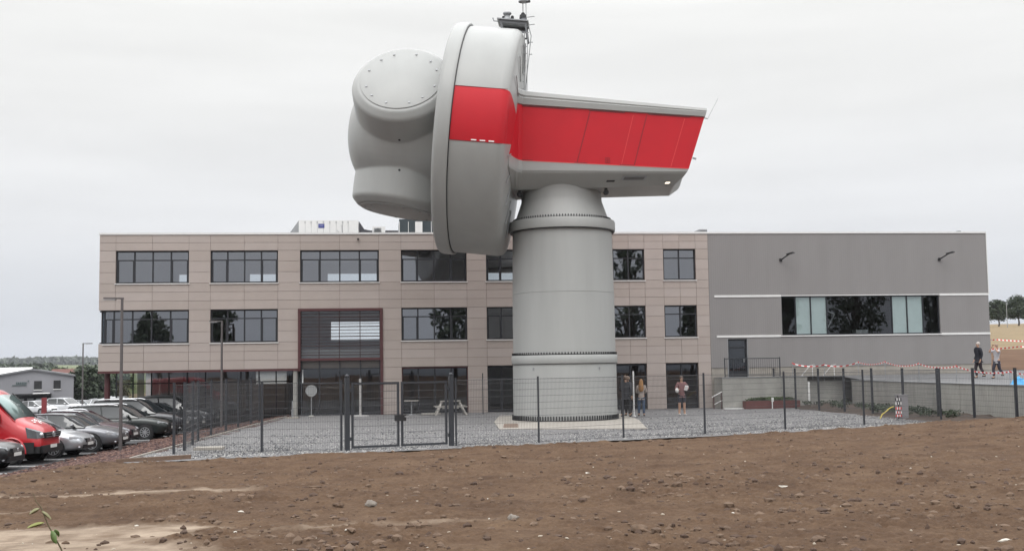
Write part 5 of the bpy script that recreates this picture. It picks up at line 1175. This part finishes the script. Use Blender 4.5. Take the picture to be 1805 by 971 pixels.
q = MB(); q.box(1.0, 4.0, -5, -1.5, 2.32, 2.42); q.build('canopy_top', M['white'], fh)
q = MB()
for x in (-1.8, -.1, 1.5, 3.0): q.box(x, x + 1.1, -1.2, -.35, 0, 1.5)
q.build('stacked_goods', M['galv'], fh)
# pale building seen through the office's ground floor
rb_ = empty('rear_building', (-31, 96, -1.9), R(4), 'low pale building seen through the ground floor glazing of the office', 'building')
q = MB(); q.box(0, 17, 0, 9, 0, 4.15); q.build('wall', M['white'], rb_)
q = MB(); q.box(-.3, 17.3, -.3, 9.3, 4.16, 4.35); q.build('roof', M['roofgrey'], rb_)
for x in (1.5, 5.2, 9.0, 12.8): q = MB(); q.box(x, x + 1.6, -.05, -.002, .9, 2.3); q.build('window', M['dark'], rb_)
# red roofed houses
for i, (X_, Y_, wd, m_, lb) in enumerate(((128, 330, 11, 'brick', 'small red roofed house behind the far grey hall'), (190, 420, 13, 'brick', 'orange brown house half hidden by the office corner'))):
    x = (X_ - PX) / FPX * Y_; z0 = -2.5
    h = empty('distant_house', (x, Y_, z0), R(25 * i), lb, 'house')
    q = MB(); q.box(-wd / 2, wd / 2, -4, 4, 0, 3.2 + i); q.build('wall', mat('housewall%d' % i, (.32, .22, .17), .9), h)
    q = MB(); zt = 3.2 + i; q.add([(-wd / 2 - .4, -4.4, zt), (wd / 2 + .4, -4.4, zt), (wd / 2 + .4, 4.4, zt), (-wd / 2 - .4, 4.4, zt), (-wd / 2 - .4, 0, zt + 2.8), (wd / 2 + .4, 0, zt + 2.8)], [(0, 1, 5, 4), (2, 3, 4, 5), (0, 4, 3), (1, 2, 5)]); q.build('roof', mat('houseroof%d' % i, (.13, .055, .045), .8, var=.15), h)

def tree(name, x, y, z0, h, crown_w, label, group=None, leaf='leaf', nleaf=1800, lsize=.3, trunk_f=.3, seed=1, clumps=16, cat='tree'):
    o = empty(name, (x, y, z0), 0, label, cat, group); rs = np.random.RandomState(seed); rd = random.Random(seed)
    q = MB(); th = h * (trunk_f + .25); r0_ = h * .022 + .03
    q.tube([(0, 0, -.2), (.03 * h, 0, h * trunk_f * .6), (.0, .02 * h, th), (.02 * h, 0, h * .8)], [r0_ * 1.4, r0_, r0_ * .7, r0_ * .2], 8)
    cs = []
    for k in range(clumps):
        a = k * 2.4 + rd.random(); f_ = (k + .5) / clumps; z = h * (trunk_f + (1 - trunk_f) * (.12 + .80 * f_)); rad = crown_w / 2 * math.sqrt(max(.05, 1 - (2 * f_ - .85) ** 2 * .85)) * (.35 + .55 * rd.random())
        c = (rad * math.cos(a), rad * math.sin(a), z); cs.append(c)
        q.tube([(0, 0, h * trunk_f + (z - h * trunk_f) * .35), (c[0] * .5, c[1] * .5, z * .9), c], [r0_ * .45, r0_ * .25, r0_ * .08], 5)
    q.build('trunk', M['bark'], o)
    Vs, Fs, of = [], [], 0
    for c in cs:
        s_ = crown_w * (.13 + .12 * rd.random()); V, F_ = leaves(nleaf // clumps, *c, s_, s_, s_ * .75, lsize, rs); Vs.append(V); Fs.append(F_ + of); of += len(V)
    bulk_mesh('crown', np.concatenate(Vs), np.concatenate(Fs), M[leaf], o)
    return o
# right hill trees
def hill(x, y): return float(ground_z(np.array([x]), np.array([y]))[0])
for i, (X_, Y_, h, cw, lb) in enumerate(((1758, 250, 6.0, 5.6, 'round dark tree partly hidden behind the right corner of the hall'), (1793, 250, 6.6, 5.8, 'round dark tree on the hilltop at the right edge'), (1840, 255, 6.0, 6, 'dark tree beyond the right edge'))):
    if i == 2: continue
    x = (X_ - PX) / FPX * Y_; tree('field_tree', x, Y_, hill(x, Y_) - .2, h, cw, lb, 'dark trees on the hilltop at right', nleaf=5200, lsize=.20, trunk_f=.22, seed=20 + i, clumps=30)
q = MB(); q.tube([(0, 0, 0), (0, 0, 5.2)], .07, 6); o = q.build('pole', M['galv']); x = (1773.5 - PX) / FPX * 235; o.location = (x, 235, hill(x, 235)); tag(o, 'thin grey pole standing between the two hilltop trees', 'pole')
# trees behind the far lot
k = 0
for X_, Y_, h, cw, lb in ((150, 205, 7.6, 7.5, 'dark bushy tree left of the distant lamp'), (163, 215, 7.2, 8, 'dark bushy tree right of the distant lamp'), (180, 210, 5.6, 7.5, 'dark bushy tree next to the office corner'), (138, 240, 6.4, 7, 'dark bushy tree behind the red roofed house'), (195, 225, 4.6, 6, 'low dark tree half behind the office corner')):
    x = (X_ - PX) / FPX * Y_; tree('bushy_tree', x, Y_, -4.0, h, cw, lb, 'bushy trees behind the far lot', leaf='leaf', nleaf=2600, lsize=.38, trunk_f=.05, seed=40 + k, clumps=22); k += 1
# hedge trees nearer hill
rs = np.random.RandomState(8); Vs, Fs, of = [], [], 0
for i in range(70):
    X_ = 90 + 120 * rs.rand(); Y_ = 380 + 120 * rs.rand(); x = (X_ - PX) / FPX * Y_; z = hill(x, Y_)
    V, F_ = leaves(130, x, Y_, z + 3, 5, 5, 3.2 + 2.2 * rs.rand(), .95, rs); Vs.append(V); Fs.append(F_ + of); of += len(V)
tag(bulk_mesh('hedgerow', np.concatenate(Vs), np.concatenate(Fs), M['leaf2']), 'mass of mid green trees below the pale green hill', 'hedgerow', kind='stuff')
Vs, Fs, of = [], [], 0
for i in range(420):
    X_ = -60 + 150 * rs.rand(); Y_ = 700 + 320 * rs.rand(); x = (X_ - PX) / FPX * Y_; z = hill(x, Y_)
    V, F_ = leaves(90, x, Y_, z + 4.5, 7, 7, 5 + 2.5 * rs.rand(), 2.0, rs); Vs.append(V); Fs.append(F_ + of); of += len(V)
tag(bulk_mesh('wood', np.concatenate(Vs), np.concatenate(Fs), M['leaf']), 'dark wood on the hillside above the far grey hall', 'wood', kind='stuff')
Vs, Fs, of = [], [], 0
for i in range(500):
    X_ = -80 + 330 * rs.rand(); Y_ = 2250 + 300 * rs.rand(); x = (X_ - PX) / FPX * Y_; z = hill(x, Y_)
    V, F_ = leaves(50, x, Y_, z + 6, 16, 16, 6 + 7 * rs.rand() * (vnoise(np.array([X_ * .05]), np.array([3.3]))[0]), 5.0, rs); Vs.append(V); Fs.append(F_ + of); of += len(V)
tag(bulk_mesh('ridge_wood', np.concatenate(Vs), np.concatenate(Fs), M['leaf']), 'faint wooded ridge along the left horizon', 'wood', kind='stuff')

# trees behind the camera: the windows mirror them
for i, (x, y, h, cw, lb) in enumerate(((-25, -20, 8.9, 5.2, 'in the leftmost middle floor window'), (-17.6, -20, 10.4, 5, 'in the left half of the second middle floor window'), (10.6, -20, 11.2, 6.4, 'in the middle floor window right of the entrance'), (33.4, -20, 19.5, 6.6, 'in both windows just right of the tower'), (41.6, -20, 10.5, 3.2, 'in the last middle floor window of the beige office'),
                                       (55.0, -20, 13, 3.6, 'in the left end pane of the hall window strip'), (65, -20, 14, 8.5, 'in the wide dark pane of the hall window strip'), (77, -20, 13, 4, 'in the right end pane of the hall window strip'))):
    tree('roadside_tree', x, y, .6, h, cw, 'tree behind the viewpoint mirrored ' + lb, 'trees mirrored in the windows', nleaf=2600, lsize=.28, trunk_f=.12, seed=60 + i, clumps=24)

# ==================================================================== foreground weed sprig
wd_ = empty('weed_sprig', (-2.13, 5.05, 1.0), 0, 'thin weed stem with a few yellow green leaves close to the camera at bottom left', 'weed')
def wpt(px, py, dd=5.0):
    d = CF + CR * (px - PX) / FPX - CU * (py - PY) / FPX; return Vector((0, 0, CZ)) + d * dd - Vector((-2.13, 5.05, 1.0))
q = MB(); q.tube([Vector((.1, -.08, -.2)), wpt(115, 985, 5.0), wpt(107, 965), wpt(85, 925), wpt(72, 893), wpt(64, 884), wpt(58, 868)], [.0045, .004, .0035, .003, .0026, .002, .001], 6); q.build('stem', mat('stem', (.11, .09, .045), .7), wd_)
M['lf1'] = mat('lf1', (.10, .16, .045), .5); M['lf2'] = mat('lf2', (.25, .27, .08), .5); M['lf3'] = mat('lf3', (.24, .23, .12), .5)
def bleaf(a, tip, wdt, m_):
    a = Vector(a); tip = Vector(tip); d = tip - a; sd = d.cross(Vector((.2, 1, .3))).normalized(); rs_ = []
    rings = []
    for k, f_ in enumerate((0, .2, .45, .7, .9, 1)):
        ww = wdt * (.06, .7, 1, .8, .4, .03)[k]; c = a + d * f_ - Vector((0, 0, .006 * f_ * f_)); rings.append([c - sd * ww, c + Vector((0, -.004, -.002)), c + sd * ww])
    q = MB(); q.loft(rings, closed=False, cap=False); o = q.build('leaf', m_, wd_); sm_ = o.modifiers.new('t', 'SOLIDIFY'); sm_.thickness = .0008
bleaf(wpt(90, 935), wpt(100, 955, 4.97), .020, M['lf1']); bleaf(wpt(97, 932), wpt(104, 942, 5.02), .012, M['lf1'])
bleaf(wpt(78, 920), wpt(48, 927), .009, M['lf2']); bleaf(wpt(70, 895), wpt(52, 903), .009, M['lf3']); bleaf(wpt(74, 900), wpt(91, 912), .009, M['lf3'])

# ==================================================================== PEOPLE
def skin(name, nodes, edges, m_, parent, lvl=2):
    """nodes: dict name -> (x, y, z, r); the first one is the root"""
    ks = list(nodes); me = bpy.data.meshes.new(name); me.from_pydata([nodes[k][:3] for k in ks], [(ks.index(a), ks.index(b)) for a, b in edges], []); me.materials.append(m_)
    o = bpy.data.objects.new(name, me); COL.objects.link(o); md = o.modifiers.new('sk', 'SKIN')
    for i, k in enumerate(ks): r_ = nodes[k][3]; me.skin_vertices[0].data[i].radius = (r_, r_ if len(nodes[k]) < 5 else nodes[k][4]); me.skin_vertices[0].data[i].use_root = (i == 0)
    md.use_smooth_shade = True; md2 = o.modifiers.new('ss', 'SUBSURF'); md2.levels = md2.render_levels = lvl
    o.parent = parent; bpy.context.view_layer.update()
    dg = bpy.context.evaluated_depsgraph_get(); nm = bpy.data.meshes.new_from_object(o.evaluated_get(dg)); o.modifiers.clear(); o.data = nm; nm.materials.clear(); nm.materials.append(m_)
    return o
def person(loc, rz, label, arms, legs=None, top=(.1, .1, .12), bottom=(.03, .03, .04), hair=(.05, .035, .025), height=1.76, shorts=False, long_hair=False, lean=0, sleeves=True, jacket=0.0, head_turn=0, group=None, shoe=(.02, .02, .02)):
    """body faces -Y; arms = ((elbow, wrist) for left and right), legs = ((knee, ankle), ...)"""
    o = empty('person', loc, rz, label, 'person', group); k = height / 1.76; o.scale = (k, k, k)
    lg = legs or (((-.11, -.01, .5), (-.12, .02, .09)), ((.11, -.01, .5), (.12, .02, .09)))
    Nn = {'pelvis': (0, 0, .95, .125, .10), 'waist': (0, lean * .3, 1.10, .115, .09), 'chest': (0, lean * .7, 1.30, .14, .10), 'neckb': (0, lean, 1.45, .07, .06), 'neck': (0, lean - .01, 1.52, .05, .05), 'jaw': (0, lean - .025, 1.585, .058, .068), 'head': (0, lean - .01, 1.66, .075, .092), 'crown': (0, lean, 1.73, .055, .07)}
    Ed = [('pelvis', 'waist'), ('waist', 'chest'), ('chest', 'neckb'), ('neckb', 'neck'), ('neck', 'jaw'), ('jaw', 'head'), ('head', 'crown')]
    for s_, nm2, (el, wr) in ((-1, 'l', arms[0]), (1, 'r', arms[1])):
        Nn['sh' + nm2] = (s_ * .18, lean, 1.42, .06); Nn['el' + nm2] = (*el, .042); Nn['wr' + nm2] = (*wr, .028)
        d = (Vector(wr) - Vector(el)).normalized(); pal = Vector(wr) + d * .07; Nn['pa' + nm2] = (*pal, .034, .02)
        Ed += [('chest', 'sh' + nm2), ('sh' + nm2, 'el' + nm2), ('el' + nm2, 'wr' + nm2), ('wr' + nm2, 'pa' + nm2)]
        sd = d.cross(Vector((0, 1, .2))).normalized(); bend = d.cross(sd)
        for j, (of_, ln) in enumerate(((-.027, .062), (-.009, .075), (.009, .072), (.027, .055))):
            a = pal + d * .035 + sd * of_; b = a + d * ln * .55 + bend * .01; c = b + d * ln * .35 + bend * .025
            for t_, v_ in (('a', a), ('b', b), ('c', c)): Nn['f%d%s%s' % (j, t_, nm2)] = (*v_, .009)
            Ed += [('pa' + nm2, 'f%da%s' % (j, nm2)), ('f%da%s' % (j, nm2), 'f%db%s' % (j, nm2)), ('f%db%s' % (j, nm2), 'f%dc%s' % (j, nm2))]
        th_ = Vector(wr) + d * .03 + sd * .03 * -s_; t2_ = th_ + d * .035 + sd * .03 * -s_; Nn['ta' + nm2] = (*th_, .012); Nn['tb' + nm2] = (*t2_, .010)
        Ed += [('wr' + nm2, 'ta' + nm2), ('ta' + nm2, 'tb' + nm2)]
    for s_, nm2, (kn, an) in ((-1, 'L', lg[0]), (1, 'R', lg[1])):
        Nn['hp' + nm2] = (s_ * .09, 0, .88, .095); Nn['kn' + nm2] = (*kn, .060); Nn['an' + nm2] = (*an, .042); Nn['to' + nm2] = (an[0] * 1.1, an[1] - .14, max(an[2] - .05, .035), .036)
        Ed += [('pelvis', 'hp' + nm2), ('hp' + nm2, 'kn' + nm2), ('kn' + nm2, 'an' + nm2), ('an' + nm2, 'to' + nm2)]
    skin('body', Nn, Ed, M['skin'], o, 2)
    def grow(keys, g, cut=None):
        out = {}
        for kk in keys:
            v = list(Nn[kk]); v[3:] = [r_ + g for r_ in v[3:]]; out[kk] = tuple(v)
        return out
    def lerpn(a, b, f_, r_): A, B = Nn[a], Nn[b]; return tuple(A[i] + (B[i] - A[i]) * f_ for i in range(3)) + (r_,)
    T = grow(['pelvis', 'waist', 'chest', 'neckb', 'shl', 'shr'], .022 + jacket); T['pelvis'] = (0, 0, .93, .15 + jacket * .7, .125 + jacket * .7); T['hem'] = (0, 0, .84 - jacket * 2, .15 + jacket * .7, .125 + jacket * .7)
    Te = [('pelvis', 'hem'), ('pelvis', 'waist'), ('waist', 'chest'), ('chest', 'neckb'), ('chest', 'shl'), ('chest', 'shr')]
    for nm2 in 'lr':
        T['el' + nm2] = (*Nn['el' + nm2][:3], .056); Te.append(('sh' + nm2, 'el' + nm2))
        if sleeves: T['wr' + nm2] = lerpn('el' + nm2, 'wr' + nm2, .92, .042); Te.append(('el' + nm2, 'wr' + nm2))
        else: T['el' + nm2] = lerpn('sh' + nm2, 'el' + nm2, .75, .06)
    skin('jacket' if jacket else 'shirt', T, Te, mat('cloth', top, .85, var=.15, vscale=9), o)
    B = {'pelvis': (0, 0, .97, .14, .115)}; Be = []
    for nm2 in 'LR':
        B['hp' + nm2] = (Nn['hp' + nm2][0], 0, .87, .112); Be.append(('pelvis', 'hp' + nm2))
        if shorts: B['kn' + nm2] = lerpn('hp' + nm2, 'kn' + nm2, .92, .085)
        else: B['kn' + nm2] = (*Nn['kn' + nm2][:3], .078); B['an' + nm2] = lerpn('kn' + nm2, 'an' + nm2, .93, .062); Be.append(('kn' + nm2, 'an' + nm2))
        Be.append(('hp' + nm2, 'kn' + nm2))
    skin('shorts' if shorts else 'trousers', B, Be, mat('cloth', bottom, .85, var=.15, vscale=9), o)
    for nm2 in 'LR':
        a, t_ = Nn['an' + nm2], Nn['to' + nm2]; S_ = {'a': (a[0], a[1] + .03, max(a[2] - .045, .045), .045), 'b': (t_[0], t_[1] + .06, t_[2] + .01, .046, .04), 'c': (t_[0], t_[1] - .03, t_[2], .036, .03)}
        skin('shoe', S_, [('a', 'b'), ('b', 'c')], mat('shoe', shoe, .6), o, 1)
    q = MB(); q.ball((0, lean + .012, 1.685), .098, 14, 9, sq=(.88, 1.02, 1.0)); 
    if long_hair: q.tube([(0, lean + .05, 1.68), (0, lean + .085, 1.5), (0, lean + .1, 1.30), (0, lean + .10, 1.18)], [.09, .115, .13, .07], 14)
    q.build('hair', mat('hair', hair, .7), o)
    q = MB(); q.tube([(0, lean - .085, 1.675), (0, lean - .112, 1.63), (0, lean - .092, 1.622)], [.010, .016, .008], 6)
    q.box(-.028, .028, lean - .098, lean - .088, 1.583, 1.592); q.build('face', M['skin'], o)
    for s_ in (-1, 1):
        q = MB(); q.ball((s_ * .03, lean - .093, 1.662), .011, 8, 6); q.build('eye', M['dark'], o)
        q = MB(); q.ball((s_ * .082, lean, 1.645), .026, 8, 6, sq=(.4, .7, 1)); q.build('ear', M['skin'], o)
    return o
down = lambda s_, y=0.0: ((s_ * .25, y + .02, 1.13), (s_ * .26, y - .05, .88))
p1 = person((5.02, 51.2, .03), R(165), 'person in dark grey jacket and black trousers closest to the tower', (down(-1), ((.26, -.06, 1.15), (.16, -.26, 1.22))), top=(.035, .036, .042), bottom=(.012, .012, .014), hair=(.16, .11, .08), height=1.84, jacket=.03, legs=(((-.13, -.03, .5), (-.17, .02, .09)), ((.13, -.02, .5), (.17, .03, .09))))
p2 = person((5.24, 52.3, .03), R(200), 'person in black standing half hidden behind the one in the dark grey jacket', (down(-1), down(1)), top=(.02, .02, .024), bottom=(.012, .012, .014), hair=(.28, .2, .15), height=1.8, jacket=.02)
p3 = person((5.78, 51.7, .03), R(172), 'person with long fair hair, pale top and blue jeans beside the white pole', (((-.24, -.06, 1.16), (-.1, -.25, 1.1)), ((.24, -.06, 1.16), (.1, -.25, 1.1))), top=(.35, .3, .27), bottom=(.055, .085, .14), hair=(.30, .155, .055), height=1.66, long_hair=True, legs=(((-.1, 0, .5), (-.11, .05, .09)), ((.12, -.04, .5), (.14, -.04, .09))))
p4 = person((7.68, 52.2, .03), R(8), 'person in shorts and faded red shirt holding white things in both hands', (((-.29, -.05, 1.15), (-.24, -.28, 1.17)), ((.31, -.05, 1.17), (.12, -.27, 1.22))), top=(.20, .10, .10), bottom=(.03, .032, .045), hair=(.10, .075, .06), height=1.78, shorts=True, shoe=(.6, .6, .58))
q = MB(); q.ball((0, 0, 0), .085, 12, 8, sq=(1, .8, 1.2)); q.tube([(0, 0, .08), (.02, 0, .12)], .05, 8); o = q.build('white_bag', M['tape_w']); o.location = (7.68 - .24 * .99 - .02, 52.2 - .36, 1.16); tag(o, 'small white bag in the right hand of the person in shorts', 'bag')
q = MB(); q.box(-.08, .08, -.02, .02, -.11, .11); q.box(-.06, .06, -.03, -.02, -.09, .09); o = q.build('paper_sheet', M['tape_w']); o.location = (7.68 + .16, 52.2 - .36, 1.27); o.rotation_euler = (.3, .3, 0); tag(o, 'folded white paper in the left hand of the person in shorts', 'paper')
TZ = 1.36
p5 = person((23.3, 57.0, 1.42), R(-78), 'person in black jacket walking past the right end of the grey hall', (((-.25, .05, 1.14), (-.24, -.08, .90)), ((.25, .03, 1.14), (.24, -.06, .90))), top=(.014, .015, .022), bottom=(.03, .022, .028), hair=(.42, .38, .35), height=1.8, jacket=.035, legs=(((-.1, -.12, .5), (-.11, -.05, .09)), ((.1, .02, .5), (.11, .24, .16))))
p6 = person((23.95, 56.4, 1.40), R(-65), 'person in pale grey shirt raising both hands to the face beside the hall corner', (((-.27, -.22, 1.36), (-.10, -.20, 1.60)), ((.27, -.22, 1.36), (.10, -.20, 1.60))), top=(.42, .41, .43), bottom=(.03, .03, .045), hair=(.25, .17, .13), height=1.70, sleeves=False, legs=(((-.1, -.16, .52), (-.11, -.12, .09)), ((.1, .05, .5), (.11, .30, .22))), shorts=False)

# ==================================================================== HAZE
hz = MB(); hz.box(-4600, 4600, -420, 5300, -12, 140)
hm2 = bpy.data.materials.new('haze'); hm2.use_nodes = True; t = hm2.node_tree; t.nodes.clear()
pv = t.nodes.new('ShaderNodeVolumePrincipled'); pv.inputs['Color'].default_value = (.90, .93, 1, 1); pv.inputs['Density'].default_value = .00011; pv.inputs['Anisotropy'].default_value = .2
ho = t.nodes.new('ShaderNodeOutputMaterial'); t.links.new(pv.outputs[0], ho.inputs['Volume'])
tag(hz.build('haze', hm2), 'thin pale haze lying over the whole countryside', 'haze', kind='stuff')
